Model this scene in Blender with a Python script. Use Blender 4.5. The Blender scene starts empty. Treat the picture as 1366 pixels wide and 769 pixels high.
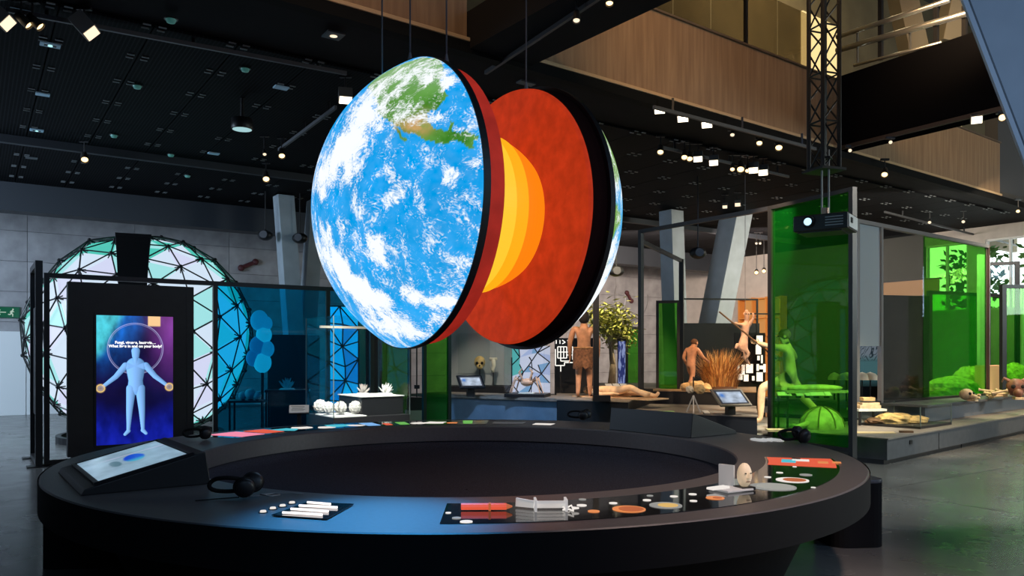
import bpy, bmesh, math, random
import numpy as np
from mathutils import Vector, Matrix, noise as mn

C = bpy.context.scene.collection
R2 = random.Random(7)
PI = math.pi
F, EYE, HOR = 1050.0, 1.6, 473.0          # focal length in px of the 1366 frame, eye height, horizon row

# ------------------------------------------------------------------ camera
cam = bpy.data.cameras.new('camera')
cam.sensor_width = 36.0
cam.lens = 36.0 * F / 1366.0
cam.shift_y = (HOR - 384.5) / 1366.0
cam.clip_end = 200
camo = bpy.data.objects.new('camera', cam)
camo.location = (0, 0, EYE)
camo.rotation_euler = (PI / 2, 0, 0)
C.objects.link(camo)
bpy.context.scene.camera = camo

# ------------------------------------------------------------------ world, exposure
w = bpy.data.worlds.new('hall_air')
bpy.context.scene.world = w
w.use_nodes = True
w.node_tree.nodes['Background'].inputs[0].default_value = (0.55, 0.72, 1.0, 1)
w.node_tree.nodes['Background'].inputs[1].default_value = 0.022
vs = bpy.context.scene.view_settings
vs.view_transform = 'Standard'
vs.look = 'None'
vs.gamma = 1.0
vs.exposure = 0.0
vs.use_curve_mapping = False
cy = getattr(bpy.context.scene, 'cycles', None)
if cy:
    cy.max_bounces = 8
    cy.transparent_max_bounces = 24
    cy.sample_clamp_indirect = 4.0
    cy.use_denoising = True


def area_light(name, loc, target, size, size_y, power, col):
    l = bpy.data.lights.new(name, 'AREA')
    l.shape = 'RECTANGLE'; l.size = size; l.size_y = size_y
    l.energy = power; l.color = col
    o = bpy.data.objects.new(name, l); C.objects.link(o)
    o.location = loc
    o.rotation_euler = (Vector(target) - Vector(loc)).to_track_quat('-Z', 'Y').to_euler()
    return o


def spot_light(name, loc, target, power, col, deg=40, blend=0.6, r=0.05):
    l = bpy.data.lights.new(name, 'SPOT')
    l.energy = power; l.color = col; l.spot_size = math.radians(deg); l.spot_blend = blend
    l.shadow_soft_size = r
    o = bpy.data.objects.new(name, l); C.objects.link(o)
    o.location = loc
    o.rotation_euler = (Vector(target) - Vector(loc)).to_track_quat('-Z', 'Y').to_euler()
    return o


def pt(px, py, d):
    return Vector(((px - 683) / F * d, d, EYE + (HOR - py) / F * d))


def gz(px, py, z):
    d = F * (EYE - z) / (py - HOR)
    return Vector(((px - 683) / F * d, d, z))


def px2(px, d):
    return ((px - 683) / F * d, d)


YAW = math.radians(34.5)                    # the hall's grid against the camera
U = Vector((math.cos(YAW), math.sin(YAW), 0)); V = Vector((-math.sin(YAW), math.cos(YAW), 0))
WARM = (1.0, 0.72, 0.42); COOL = (0.62, 0.82, 1.0)

# large lights of the place: daylight from the glazed end of the hall behind and left, spot washes on the exhibits, and added fills
area_light('daylight_left', (-13.5, 10.5, 4.4), (-10.0, 20.5, 1.6), 5.0, 2.6, 900, (0.60, 0.78, 1.0))
area_light('daylight_behind', (3.0, -9.0, 9.0), (5.0, 8.0, 5.0), 8.0, 4.0, 200, (0.42, 0.66, 1.0))
area_light('aisle_fill_right', (19.5, 9.0, 4.4), (9.0, 12.0, 0.0), 3.0, 3.0, 620, (0.85, 0.98, 0.95))  # added fill to brighten the floor on the right
area_light('wall_wash_far', (5.0, 24.0, 4.7), (6.0, 31.0, 3.0), 8.0, 0.5, 700, (1.0, 0.80, 0.66))
area_light('green_bay_wash', (9.6, 17.6, 4.9), (9.9, 20.0, 0.8), 5.0, 1.2, 620, (1.0, 0.90, 0.72))
area_light('upper_floor_glow', (7.8, 17.2, 11.5), (6.4, 19.6, 9.4), 3.0, 1.0, 200, (1.0, 0.80, 0.45))
area_light('pier_fill', (8.6, 1.2, 6.4), (6.0, 7.0, 4.2), 3.0, 3.0, 180, (0.36, 0.60, 1.0))  # added close to the pier to brighten its face
spot_light('table_fill_blue', (-0.72, 4.75, 5.35), (-0.66, 3.80, 0.8), 4200, (0.05, 0.42, 1.0), 19, 1.0, 0.12)  # added lamp without a fixture, imitates the globe's blue spill
spot_light('table_fill_warm', (2.6, 2.2, 5.3), (1.5, 4.9, 0.8), 900, (1.0, 0.70, 0.58), 46, 1.0, 0.2)  # added lamp, imitates the red mantle's spill on the table
spot_light('aisle_fill', (8.2, 8.0, 9.2), (6.9, 8.8, 0.0), 3000, (0.92, 1.0, 0.95), 62, 0.9, 0.6)  # added fill for the aisle floor, no skylight above
spot_light('parapet_wash', (2.0, 5.5, 9.0), (5.2, 14.2, 6.1), 1200, (1.0, 0.62, 0.30), 70, 0.8, 0.3)
spot_light('parapet_wash_far', (7.0, 11.5, 7.6), (9.6, 17.6, 6.2), 700, (1.0, 0.66, 0.34), 70, 0.8, 0.3)
spot_light('parapet_wash_near', (-2.5, 5.5, 8.6), (-1.2, 9.3, 5.9), 420, (1.0, 0.64, 0.32), 60, 0.8, 0.3)
spot_light('statue_spot', (0.2, 12.2, 5.1), (1.5, 15.6, 1.5), 1092, (1.0, 0.72, 0.46), 32)
spot_light('lying_figure_spot', (1.4, 12.2, 5.1), (2.0, 14.8, 0.8), 676, (1.0, 0.76, 0.5), 26)
spot_light('tree_spot', (2.2, 16.0, 5.1), (2.6, 19.6, 2.2), 1352, (1.0, 0.85, 0.55), 34)
spot_light('grass_spot', (4.0, 13.5, 5.1), (4.4, 17.0, 1.3), 1352, (1.0, 0.62, 0.32), 30)
spot_light('spear_figure_spot', (3.6, 11.4, 5.1), (4.7, 14.4, 1.4), 1248, (1.0, 0.72, 0.45), 34)
spot_light('plinth_spot', (2.6, 10.8, 5.1), (3.4, 12.8, 0.6), 520, (1.0, 0.76, 0.52), 40)
spot_light('fossil_spot', (6.5, 10.6, 4.9), (6.6, 13.4, 0.5), 858, (1.0, 0.80, 0.52), 36)
spot_light('bone_spot', (9.4, 13.0, 4.9), (10.0, 15.8, 0.8), 1092, (1.0, 0.78, 0.5), 40)
spot_light('turtle_spot', (5.2, 10.5, 5.1), (5.0, 13.6, 0.5), 2100, (1.0, 0.92, 0.7), 38)
spot_light('coral_spot', (-2.6, 10.0, 5.1), (-2.4, 12.2, 0.8), 4200, (1.0, 0.94, 0.86), 22)
spot_light('crab_spot', (0.3, 13.2, 4.6), (0.3, 15.5, 1.1), 420, (1.0, 0.75, 0.6), 14)  # added to brighten the crab
spot_light('skull_spot', (-0.6, 14.0, 5.1), (-0.5, 17.2, 1.5), 676, (1.0, 0.88, 0.72), 30)
spot_light('counter_spot', (-0.4, 12.0, 5.1), (-0.2, 14.6, 0.4), 900, (0.4, 0.65, 1.0), 44)

# ------------------------------------------------------------------ materials
MATS = {}


def mat(name, col, rough=0.6, metal=0.0, emit=None, es=0.0, nscale=None, namt=0.0, bump=0.0, spec=0.5, stretch=None, emitvar=0.0):
    if name in MATS:
        return MATS[name]
    m = bpy.data.materials.new(name); m.use_nodes = True
    nt = m.node_tree; b = nt.nodes['Principled BSDF']
    b.inputs['Base Color'].default_value = (*col, 1)
    b.inputs['Roughness'].default_value = rough
    b.inputs['Metallic'].default_value = metal
    b.inputs['Specular IOR Level'].default_value = spec
    if emit:
        b.inputs['Emission Color'].default_value = (*emit, 1)
        b.inputs['Emission Strength'].default_value = es
    if nscale:
        tc = nt.nodes.new('ShaderNodeTexCoord'); nz = nt.nodes.new('ShaderNodeTexNoise')
        nz.inputs['Scale'].default_value = nscale; nz.inputs['Detail'].default_value = 5
        src = tc.outputs['Object']
        if stretch:
            mp = nt.nodes.new('ShaderNodeMapping'); mp.inputs['Scale'].default_value = stretch
            nt.links.new(src, mp.inputs[0]); src = mp.outputs[0]
        nt.links.new(src, nz.inputs['Vector'])
        rp = nt.nodes.new('ShaderNodeValToRGB')
        lo = tuple(c * (1 - namt) for c in col); hi = tuple(min(1, c * (1 + namt)) for c in col)
        rp.color_ramp.elements[0].color = (*lo, 1); rp.color_ramp.elements[1].color = (*hi, 1)
        rp.color_ramp.elements[0].position = 0.3; rp.color_ramp.elements[1].position = 0.7
        nt.links.new(nz.outputs['Fac'], rp.inputs[0]); nt.links.new(rp.outputs[0], b.inputs['Base Color'])
        if emit and emitvar:
            r2 = nt.nodes.new('ShaderNodeValToRGB'); r2.color_ramp.elements[0].position = 0.3; r2.color_ramp.elements[1].position = 0.72
            r2.color_ramp.elements[0].color = (*[c * (1 - emitvar) for c in emit], 1); r2.color_ramp.elements[1].color = (*[c * (1 + emitvar) for c in emit], 1)
            nt.links.new(nz.outputs['Fac'], r2.inputs[0]); nt.links.new(r2.outputs[0], b.inputs['Emission Color'])
        if bump:
            bp = nt.nodes.new('ShaderNodeBump'); bp.inputs['Strength'].default_value = bump
            bp.inputs['Distance'].default_value = 0.01
            nt.links.new(nz.outputs['Fac'], bp.inputs['Height']); nt.links.new(bp.outputs[0], b.inputs['Normal'])
    MATS[name] = m
    return m


def emis(name, col, s):
    return mat(name, (0.02, 0.02, 0.02), 0.5, emit=col, es=s)


def glass(name, tint, refl=0.06, haze=None, hazeamt=0.0, rough=0.02, fres=0.14):
    """thin architectural pane: tinted transmission plus a fresnel reflection and a little milkiness"""
    if name in MATS:
        return MATS[name]
    m = bpy.data.materials.new(name); m.use_nodes = True
    nt = m.node_tree; nt.nodes.remove(nt.nodes['Principled BSDF'])
    out = nt.nodes['Material Output']
    tr = nt.nodes.new('ShaderNodeBsdfTransparent'); tr.inputs[0].default_value = (*tint, 1)
    gl = nt.nodes.new('ShaderNodeBsdfGlossy'); gl.inputs['Roughness'].default_value = rough
    gl.inputs[0].default_value = (1, 1, 1, 1)
    lw = nt.nodes.new('ShaderNodeLayerWeight'); lw.inputs[0].default_value = 0.25
    mul = nt.nodes.new('ShaderNodeMath'); mul.operation = 'MULTIPLY_ADD'
    mul.inputs[1].default_value = fres; mul.inputs[2].default_value = refl
    nt.links.new(lw.outputs['Fresnel'], mul.inputs[0])
    mx = nt.nodes.new('ShaderNodeMixShader')
    nt.links.new(mul.outputs[0], mx.inputs[0]); nt.links.new(tr.outputs[0], mx.inputs[1]); nt.links.new(gl.outputs[0], mx.inputs[2])
    last = mx
    if haze:
        df = nt.nodes.new('ShaderNodeBsdfDiffuse'); df.inputs[0].default_value = (*haze, 1)
        tl = nt.nodes.new('ShaderNodeBsdfTranslucent'); tl.inputs[0].default_value = (*haze, 1)
        a1 = nt.nodes.new('ShaderNodeMixShader'); a1.inputs[0].default_value = 0.5
        nt.links.new(df.outputs[0], a1.inputs[1]); nt.links.new(tl.outputs[0], a1.inputs[2])
        a2 = nt.nodes.new('ShaderNodeMixShader'); a2.inputs[0].default_value = hazeamt
        nt.links.new(mx.outputs[0], a2.inputs[1]); nt.links.new(a1.outputs[0], a2.inputs[2])
        last = a2
    nt.links.new(last.outputs[0], out.inputs[0])
    MATS[name] = m
    return m


def vcol_emit(name, s=1.0, attr='Col', gloss=0.15):
    """a self-lit print or screen whose flat picture is stored as point colours"""
    if name in MATS:
        return MATS[name]
    m = bpy.data.materials.new(name); m.use_nodes = True
    nt = m.node_tree; b = nt.nodes['Principled BSDF']
    b.inputs['Base Color'].default_value = (0.01, 0.01, 0.01, 1); b.inputs['Roughness'].default_value = gloss
    at = nt.nodes.new('ShaderNodeAttribute'); at.attribute_name = attr
    nt.links.new(at.outputs['Color'], b.inputs['Emission Color']); b.inputs['Emission Strength'].default_value = s
    MATS[name] = m
    return m


BLACK = mat('black_lacquer', (0.010, 0.010, 0.012), 0.45)
BLACKM = mat('black_steel', (0.012, 0.012, 0.014), 0.4, spec=0.4)
BLACKF = mat('black_fabric', (0.008, 0.008, 0.009), 0.9, spec=0.2)
DARKP = mat('dark_panel', (0.014, 0.013, 0.016), 0.55, nscale=6, namt=0.2)
TABLE = mat('table_laminate', (0.095, 0.088, 0.09), 0.44, nscale=40, namt=0.10, spec=0.8)
TABLED = mat('table_underside', (0.006, 0.006, 0.007), 0.7, spec=0.2)
BOWL = mat('basin_felt', (0.030, 0.031, 0.042), 0.85, nscale=90, namt=0.5, bump=0.3, spec=0.2)
GREYM = mat('grey_metal', (0.30, 0.30, 0.31), 0.4, metal=0.6)
STEEL = mat('brushed_steel', (0.62, 0.60, 0.55), 0.3, metal=0.9)
WHITE = mat('white_paint', (0.72, 0.72, 0.70), 0.5)
CORALM = mat('white_plaster', (0.86, 0.84, 0.80), 0.6)
CONC = mat('cast_concrete', (0.34, 0.33, 0.345), 0.75, nscale=2.2, namt=0.22, bump=0.15)
CONCL = mat('smooth_concrete', (0.46, 0.46, 0.47), 0.7, nscale=3, namt=0.12)
PLINTH = mat('plinth_grey', (0.085, 0.09, 0.10), 0.55, nscale=8, namt=0.12)
PLTOP = mat('plinth_top', (0.22, 0.19, 0.165), 0.5, nscale=14, namt=0.15)
COUNTER = mat('blue_grey_counter', (0.13, 0.21, 0.31), 0.55, nscale=5, namt=0.12)
CEILB = mat('ceiling_backing', (0.010, 0.010, 0.012), 0.8, spec=0.1)
SKIN = mat('painted_skin', (0.50, 0.24, 0.13), 0.55, nscale=9, namt=0.25)
SKINP = mat('pale_painted_skin', (0.80, 0.56, 0.36), 0.55, nscale=7, namt=0.2)
HAIR = mat('dark_hair', (0.012, 0.009, 0.008), 0.8)
HIDE = mat('fur_loincloth', (0.16, 0.07, 0.035), 0.9, nscale=20, namt=0.5, bump=0.6)
BONE = mat('pale_bone', (0.72, 0.52, 0.32), 0.6, nscale=12, namt=0.3)
ROCK = mat('ochre_rock', (0.62, 0.42, 0.20), 0.85, nscale=10, namt=0.35, bump=0.5)
MOSS = mat('moss_green', (0.42, 0.50, 0.10), 0.9, nscale=14, namt=0.45, bump=0.8)
BROWN = mat('dark_brown_panel', (0.024, 0.018, 0.013), 0.6, nscale=5, namt=0.25, spec=0.2)
ORANGEW = mat('orange_shelf', (0.62, 0.24, 0.05), 0.5)
RED = mat('mantle_red', (0.45, 0.05, 0.015), 0.6)
CABLE = mat('cable_steel', (0.10, 0.10, 0.11), 0.5)
GREEN = glass('green_glass', (0.37, 0.72, 0.25), 0.015, (0.01, 0.42, 0.06), 0.09)
BLUE = glass('blue_glass', (0.13, 0.73, 0.95), 0.015, (0.01, 0.16, 0.30), 0.05)
CLEAR = glass('clear_glass', (0.95, 0.97, 0.97), 0.012, fres=0.05)
GREYG = glass('grey_frosted_glass', (0.55, 0.60, 0.64), 0.03, (0.66, 0.74, 0.78), 0.75)
SMOKE = glass('smoked_glass', (0.70, 0.66, 0.58), 0.02)
BLKGLASS = mat('black_glass', (0.006, 0.007, 0.008), 0.06, spec=0.8)
LAMPW = emis('lamp_white', (1.0, 0.86, 0.62), 4)
LAMPO = emis('lamp_warm', (1.0, 0.66, 0.30), 3)
LAMPD = emis('lamp_dim', (1.0, 0.80, 0.55), 1.3)
LAMPC = emis('lamp_cyan', (0.45, 0.85, 0.85), 1.2)
PRINTW = emis('backlit_white', (1.0, 0.93, 0.86), 0.85)
PRINTO = emis('backlit_orange', (1.0, 0.33, 0.10), 0.75)
PRINTR = emis('backlit_red', (1.0, 0.13, 0.06), 0.75)
PRINTP = emis('backlit_pink', (1.0, 0.28, 0.42), 0.9)
PRINTT = emis('backlit_teal', (0.10, 0.70, 0.85), 0.7)
PRINTB = emis('backlit_blue', (0.25, 0.55, 1.0), 0.8)
PRINTG = emis('backlit_green', (0.25, 0.75, 0.15), 0.6)


def wood_mat():
    m = bpy.data.materials.new('oak_veneer'); m.use_nodes = True
    nt = m.node_tree; b = nt.nodes['Principled BSDF']
    tc = nt.nodes.new('ShaderNodeTexCoord'); mp = nt.nodes.new('ShaderNodeMapping')
    mp.inputs['Scale'].default_value = (5, 5, 0.35)
    nz = nt.nodes.new('ShaderNodeTexNoise'); nz.inputs['Scale'].default_value = 2.6; nz.inputs['Detail'].default_value = 6
    rp = nt.nodes.new('ShaderNodeValToRGB')
    rp.color_ramp.elements[0].color = (0.23, 0.13, 0.065, 1); rp.color_ramp.elements[0].position = 0.3
    rp.color_ramp.elements[1].color = (0.36, 0.22, 0.115, 1); rp.color_ramp.elements[1].position = 0.72
    nt.links.new(tc.outputs['Object'], mp.inputs[0]); nt.links.new(mp.outputs[0], nz.inputs['Vector'])
    nt.links.new(nz.outputs['Fac'], rp.inputs[0]); nt.links.new(rp.outputs[0], b.inputs['Base Color'])
    b.inputs['Roughness'].default_value = 0.5
    return m


WOOD = wood_mat()
WOODL = mat('pale_oak_lip', (0.55, 0.36, 0.19), 0.45)


def ceil_mat():
    m = bpy.data.materials.new('grooved_black_board'); m.use_nodes = True
    nt = m.node_tree; b = nt.nodes['Principled BSDF']
    tc = nt.nodes.new('ShaderNodeTexCoord'); wv = nt.nodes.new('ShaderNodeTexWave')
    wv.wave_type = 'BANDS'; wv.bands_direction = 'X'; wv.inputs['Scale'].default_value = 6.5
    rp = nt.nodes.new('ShaderNodeValToRGB')
    rp.color_ramp.elements[0].color = (0.003, 0.003, 0.004, 1); rp.color_ramp.elements[0].position = 0.55
    rp.color_ramp.elements[1].color = (0.013, 0.0145, 0.018, 1); rp.color_ramp.elements[1].position = 0.9
    nt.links.new(tc.outputs['Object'], wv.inputs['Vector']); nt.links.new(wv.outputs['Fac'], rp.inputs[0])
    nt.links.new(rp.outputs[0], b.inputs['Base Color']); b.inputs['Roughness'].default_value = 0.7; b.inputs['Specular IOR Level'].default_value = 0.05
    return m


CEIL = ceil_mat()


def floor_mat():
    m = bpy.data.materials.new('polished_concrete'); m.use_nodes = True
    nt = m.node_tree; b = nt.nodes['Principled BSDF']
    tc = nt.nodes.new('ShaderNodeTexCoord')
    n1 = nt.nodes.new('ShaderNodeTexNoise'); n1.inputs['Scale'].default_value = 0.9; n1.inputs['Detail'].default_value = 7
    rp = nt.nodes.new('ShaderNodeValToRGB')
    rp.color_ramp.elements[0].color = (0.10, 0.095, 0.09, 1); rp.color_ramp.elements[1].color = (0.19, 0.185, 0.175, 1)
    rp.color_ramp.elements[0].position = 0.3; rp.color_ramp.elements[1].position = 0.75
    n2 = nt.nodes.new('ShaderNodeTexNoise'); n2.inputs['Scale'].default_value = 2.5; n2.inputs['Detail'].default_value = 4
    mr = nt.nodes.new('ShaderNodeMapRange'); mr.inputs['To Min'].default_value = 0.16; mr.inputs['To Max'].default_value = 0.34
    bp = nt.nodes.new('ShaderNodeBump'); bp.inputs['Strength'].default_value = 0.10; bp.inputs['Distance'].default_value = 0.02
    for n in (n1, n2):
        nt.links.new(tc.outputs['Object'], n.inputs['Vector'])
    nt.links.new(n1.outputs['Fac'], rp.inputs[0]); nt.links.new(rp.outputs[0], b.inputs['Base Color'])
    nt.links.new(n2.outputs['Fac'], mr.inputs['Value']); nt.links.new(mr.outputs[0], b.inputs['Roughness'])
    nt.links.new(n2.outputs['Fac'], bp.inputs['Height']); nt.links.new(bp.outputs[0], b.inputs['Normal'])
    return m


FLOORM = floor_mat()


# ------------------------------------------------------------------ mesh helpers
class MB:
    def __init__(s):
        s.v = []; s.f = []

    def add(s, vs, fs):
        k = len(s.v); s.v += [tuple(q) for q in vs]; s.f += [tuple(i + k for i in f) for f in fs]
        return s

    def box(s, c, d, rz=0.0, rot=None):
        hx, hy, hz = d[0] / 2, d[1] / 2, d[2] / 2
        M = rot if rot else Matrix.Rotation(rz, 3, 'Z')
        c = Vector(c)
        vs = [c + M @ Vector((x, y, z)) for z in (-hz, hz) for x, y in ((-hx, -hy), (hx, -hy), (hx, hy), (-hx, hy))]
        return s.add(vs, [(3, 2, 1, 0), (4, 5, 6, 7), (0, 1, 5, 4), (1, 2, 6, 5), (2, 3, 7, 6), (3, 0, 4, 7)])

    def bar(s, a, b, wx, wy=None, up=(0, 0, 1)):
        """square bar from a to b"""
        a, b = Vector(a), Vector(b); d = (b - a)
        L = d.length; d.normalize(); upv = Vector(up)
        if abs(d.dot(upv)) > 0.98:
            upv = Vector((0, 1, 0))
        x = d.cross(upv).normalized(); y = x.cross(d)
        M = Matrix((x, y, d)).transposed()
        return s.box((a + b) / 2, (wx, wy or wx, L), rot=M)

    def tube(s, pts, r, n=8, cap=True):
        pts = [Vector(p) for p in pts]
        rs = r if isinstance(r, (list, tuple)) else [r] * len(pts)
        rings = []; x = None
        for i, p in enumerate(pts):
            d = (pts[min(i + 1, len(pts) - 1)] - pts[max(i - 1, 0)]).normalized()
            if x is None:
                x = d.cross(Vector((0, 0, 1)))
                if x.length < 0.05:
                    x = d.cross(Vector((0, 1, 0)))
            x = (x - d * x.dot(d)).normalized(); y = d.cross(x)
            rings.append([p + (x * math.cos(2 * PI * k / n) + y * math.sin(2 * PI * k / n)) * rs[i] for k in range(n)])
        vs = [q for rg in rings for q in rg]
        fs = [(i * n + k, i * n + (k + 1) % n, (i + 1) * n + (k + 1) % n, (i + 1) * n + k) for i in range(len(pts) - 1) for k in range(n)]
        if cap:
            fs += [tuple(range(n - 1, -1, -1)), tuple((len(pts) - 1) * n + k for k in range(n))]
        return s.add(vs, fs)

    def lathe(s, prof, n=48, M=None, a0=0.0, a1=2 * PI, close=False):
        """profile of (r, z) swept about z; partial sweeps get end caps when the profile is closed"""
        full = abs(a1 - a0 - 2 * PI) < 1e-6
        m = n if full else n + 1
        vs = []
        for r, z in prof:
            for k in range(m):
                a = a0 + (a1 - a0) * k / n
                p = Vector((r * math.cos(a), r * math.sin(a), z))
                vs.append(M @ p if M else p)
        fs = []
        L = len(prof)
        for i in range(L if close else L - 1):
            j = (i + 1) % L
            for k in range(n):
                k2 = (k + 1) % m
                fs.append((i * m + k, i * m + k2, j * m + k2, j * m + k))
        if close and not full:
            fs += [tuple(i * m for i in range(L)), tuple(i * m + n for i in range(L - 1, -1, -1))]
        return s.add(vs, fs)

    def ball(s, c, r, nu=12, nv=8, sc=(1, 1, 1), jit=0.0, seed=0):
        rr = random.Random(seed); vs = [Vector((0, 0, 1))]
        for i in range(1, nv):
            for k in range(nu):
                t = PI * i / nv; a = 2 * PI * k / nu
                vs.append(Vector((math.sin(t) * math.cos(a), math.sin(t) * math.sin(a), math.cos(t))))
        vs.append(Vector((0, 0, -1)))
        vs = [Vector(c) + Vector((q.x * sc[0], q.y * sc[1], q.z * sc[2])) * r * (1 + rr.uniform(-jit, jit)) for q in vs]
        fs = [(0, 1 + k, 1 + (k + 1) % nu) for k in range(nu)]
        for i in range(nv - 2):
            for k in range(nu):
                fs.append((1 + i * nu + k, 1 + (i + 1) * nu + k, 1 + (i + 1) * nu + (k + 1) % nu, 1 + i * nu + (k + 1) % nu))
        b = 1 + (nv - 2) * nu; e = len(vs) - 1
        fs += [(e, b + (k + 1) % nu, b + k) for k in range(nu)]
        return s.add(vs, fs)

    def prism(s, poly, z0, z1, M=None):
        n = len(poly)
        vs = [Vector((x, y, z)) for z in (z0, z1) for x, y in poly]
        if M:
            vs = [M @ q for q in vs]
        fs = [tuple(range(n - 1, -1, -1)), tuple(range(n, 2 * n))] + [(k, (k + 1) % n, n + (k + 1) % n, n + k) for k in range(n)]
        return s.add(vs, fs)

    def mesh(s, name, m, smooth=False):
        me = bpy.data.meshes.new(name); me.from_pydata(s.v, [], s.f)
        if m:
            me.materials.append(m)
        if smooth:
            me.polygons.foreach_set('use_smooth', [True] * len(me.polygons))
        me.update()
        return me

    def build(s, name, m, parent=None, smooth=False, bevel=0.0, loc=None, rz=None, label=None, kind=None):
        o = bpy.data.objects.new(name, s.mesh(name, m, smooth)); C.objects.link(o)
        if parent:
            o.parent = parent
        if loc is not None:
            o.location = loc
        if rz is not None:
            o.rotation_euler = (0, 0, rz)
        if bevel:
            b = o.modifiers.new('edge', 'BEVEL'); b.width = bevel; b.segments = 2; b.limit_method = 'ANGLE'
        if label:
            o['label'] = label
        if kind:
            o['kind'] = kind
        return o


def inst(name, me, parent=None, loc=None, rot=None, scale=None):
    o = bpy.data.objects.new(name, me); C.objects.link(o)
    if parent:
        o.parent = parent
    if loc is not None:
        o.location = loc
    if rot is not None:
        o.rotation_euler = rot
    if scale is not None:
        o.scale = scale
    return o


def tag(o, label, cat, group=None):
    o['label'] = label; o['category'] = cat
    if group:
        o['group'] = group
    return o


def thing(name, label, cat, loc=(0, 0, 0), rz=0.0, group=None):
    o = bpy.data.objects.new(name, None); C.objects.link(o)
    o.location = loc; o.rotation_euler = (0, 0, rz); o.empty_display_size = 0.1
    return tag(o, label, cat, group)


def struct(o):
    o['kind'] = 'structure'
    return o


def picture(name, nx, ny, w_, h_, fn, m, parent=None, loc=(0, 0, 0), rot=(0, 0, 0), curve=None):
    """flat picture of w x h in the local xz plane (facing -y); fn gets arrays x, y in 0..1 and returns rgb"""
    x, y = np.meshgrid(np.linspace(0, 1, nx), np.linspace(0, 1, ny))
    vs = np.stack([(x - 0.5) * w_, np.zeros_like(x), (y - 0.5) * h_], -1).reshape(-1, 3)
    idx = np.arange(nx * ny).reshape(ny, nx)
    fs = np.stack([idx[:-1, :-1], idx[:-1, 1:], idx[1:, 1:], idx[1:, :-1]], -1).reshape(-1, 4)
    me = bpy.data.meshes.new(name); me.from_pydata(vs.tolist(), [], fs.tolist())
    rgb = np.clip(fn(x.ravel(), y.ravel()), 0, None)
    ca = me.color_attributes.new('Col', 'FLOAT_COLOR', 'POINT')
    ca.data.foreach_set('color', np.concatenate([rgb, np.ones((len(rgb), 1))], 1).astype(np.float32).ravel())
    me.materials.append(m)
    o = bpy.data.objects.new(name, me); C.objects.link(o)
    if parent:
        o.parent = parent
    o.location = loc; o.rotation_euler = rot
    return o


def lin(*c):
    return np.array([((q / 255) / 12.92 if q / 255 < 0.04045 else ((q / 255 + 0.055) / 1.055) ** 2.4) for q in c])


def fbm(x, y, sc, oct_=4, seed=0.0):
    out = np.zeros(len(x)); 
    for i in range(len(x)):
        out[i] = mn.fractal(Vector((x[i] * sc + seed, y[i] * sc - seed, seed * 1.7)), 1.0, 2.0, oct_)
    return out


def sm(a, b, x):
    t = np.clip((x - a) / (b - a), 0, 1)
    return t * t * (3 - 2 * t)


def hit(px, p0, d):
    """where the sight line through column px meets the vertical plane through p0 along d"""
    k = (px - 683) / F
    s_ = (k * p0[1] - p0[0]) / (d[0] - k * d[1])
    return (p0[0] + d[0] * s_, p0[1] + d[1] * s_, s_)


def zat(py, y):
    return EYE + (HOR - py) * y / F


# ================================================================== SETTING
# floor: poured slabs with narrow joints
fl = struct(MB().box((0, 0, -0.06), (44, 44, 0.08)).build('floor', mat('joint_grey', (0.05, 0.05, 0.05), 0.7)))
fl.location = U * 9 + V * 9; fl.rotation_euler = (0, 0, YAW)
slab = MB().box((0, 0, 0), (4.988, 4.988, 0.02)).mesh('floor_slab', FLOORM)
for i in range(8):
    for j in range(8):
        inst('floor_slab', slab, fl, (8.66 - 9 - 17.5 + 5 * i, -17.5 + 5 * j + 1.2, -0.01))

# far concrete wall, cast in panels
W0 = Vector((-13.33, 20.5, 0))
wl = struct(MB().box((9.0, 0.2, 2.75), (42, 0.3, 5.5)).build('wall_left', mat('joint_dark', (0.10, 0.10, 0.105), 0.8), loc=W0, rz=YAW))
pan = MB().box((0, 0, 0), (2.588, 0.06, 0.79)).mesh('concrete_panel', CONC)
for i in range(12):
    for j in range(7):
        inst('concrete_panel', pan, wl, (-4.6 + 2.6 * i + 1.3, 0.03, 0.05 + 0.8 * j + 0.4))
_h = hit(900, (W0.x, W0.y), (U.x, U.y)); KC = Vector((_h[0], _h[1], 0))      # the far corner
WR = (KC.x, KC.y); DR = (-V.x, -V.y)
# right wall with clerestory windows, built round the openings
wr = bpy.data.objects.new('wall_right', None); C.objects.link(wr); struct(wr)
wr.location = KC; wr.rotation_euler = (0, 0, YAW - PI / 2)      # local x runs along -v towards the camera side
wa, wb, wc_, wd = (hit(q, WR, DR)[2] for q in (1234, 1291, 1314, 1450))
ZW0, ZW1 = 2.95, 5.1
print('windows', wa, wb, wc_, wd, [hit(q, WR, DR)[1] for q in (1234, 1291, 1366)])
WPAINT = mat('pale_wall', (0.52, 0.47, 0.43), 0.7, nscale=3, namt=0.1)
wk, wm = hit(1032, WR, DR)[2], wa
MB().box(((wk + wm) / 2, 0.15, 2.75), (wm - wk, 0.3, 5.5)).build('dark_wall_panel', mat('dark_bay_wall', (0.06, 0.06, 0.055), 0.8), wr)
for (x0, x1, z0, z1) in ((-0.5, wk, 0, 5.5), (wa, 24, 0, ZW0), (wa, 24, ZW1, 5.5), (wb, wc_, ZW0, ZW1), (wd, 24, ZW0, ZW1)):
    MB().box(((x0 + x1) / 2, 0.15, (z0 + z1) / 2), (x1 - x0, 0.3, z1 - z0)).build('wall_panel', WPAINT, wr)
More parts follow.
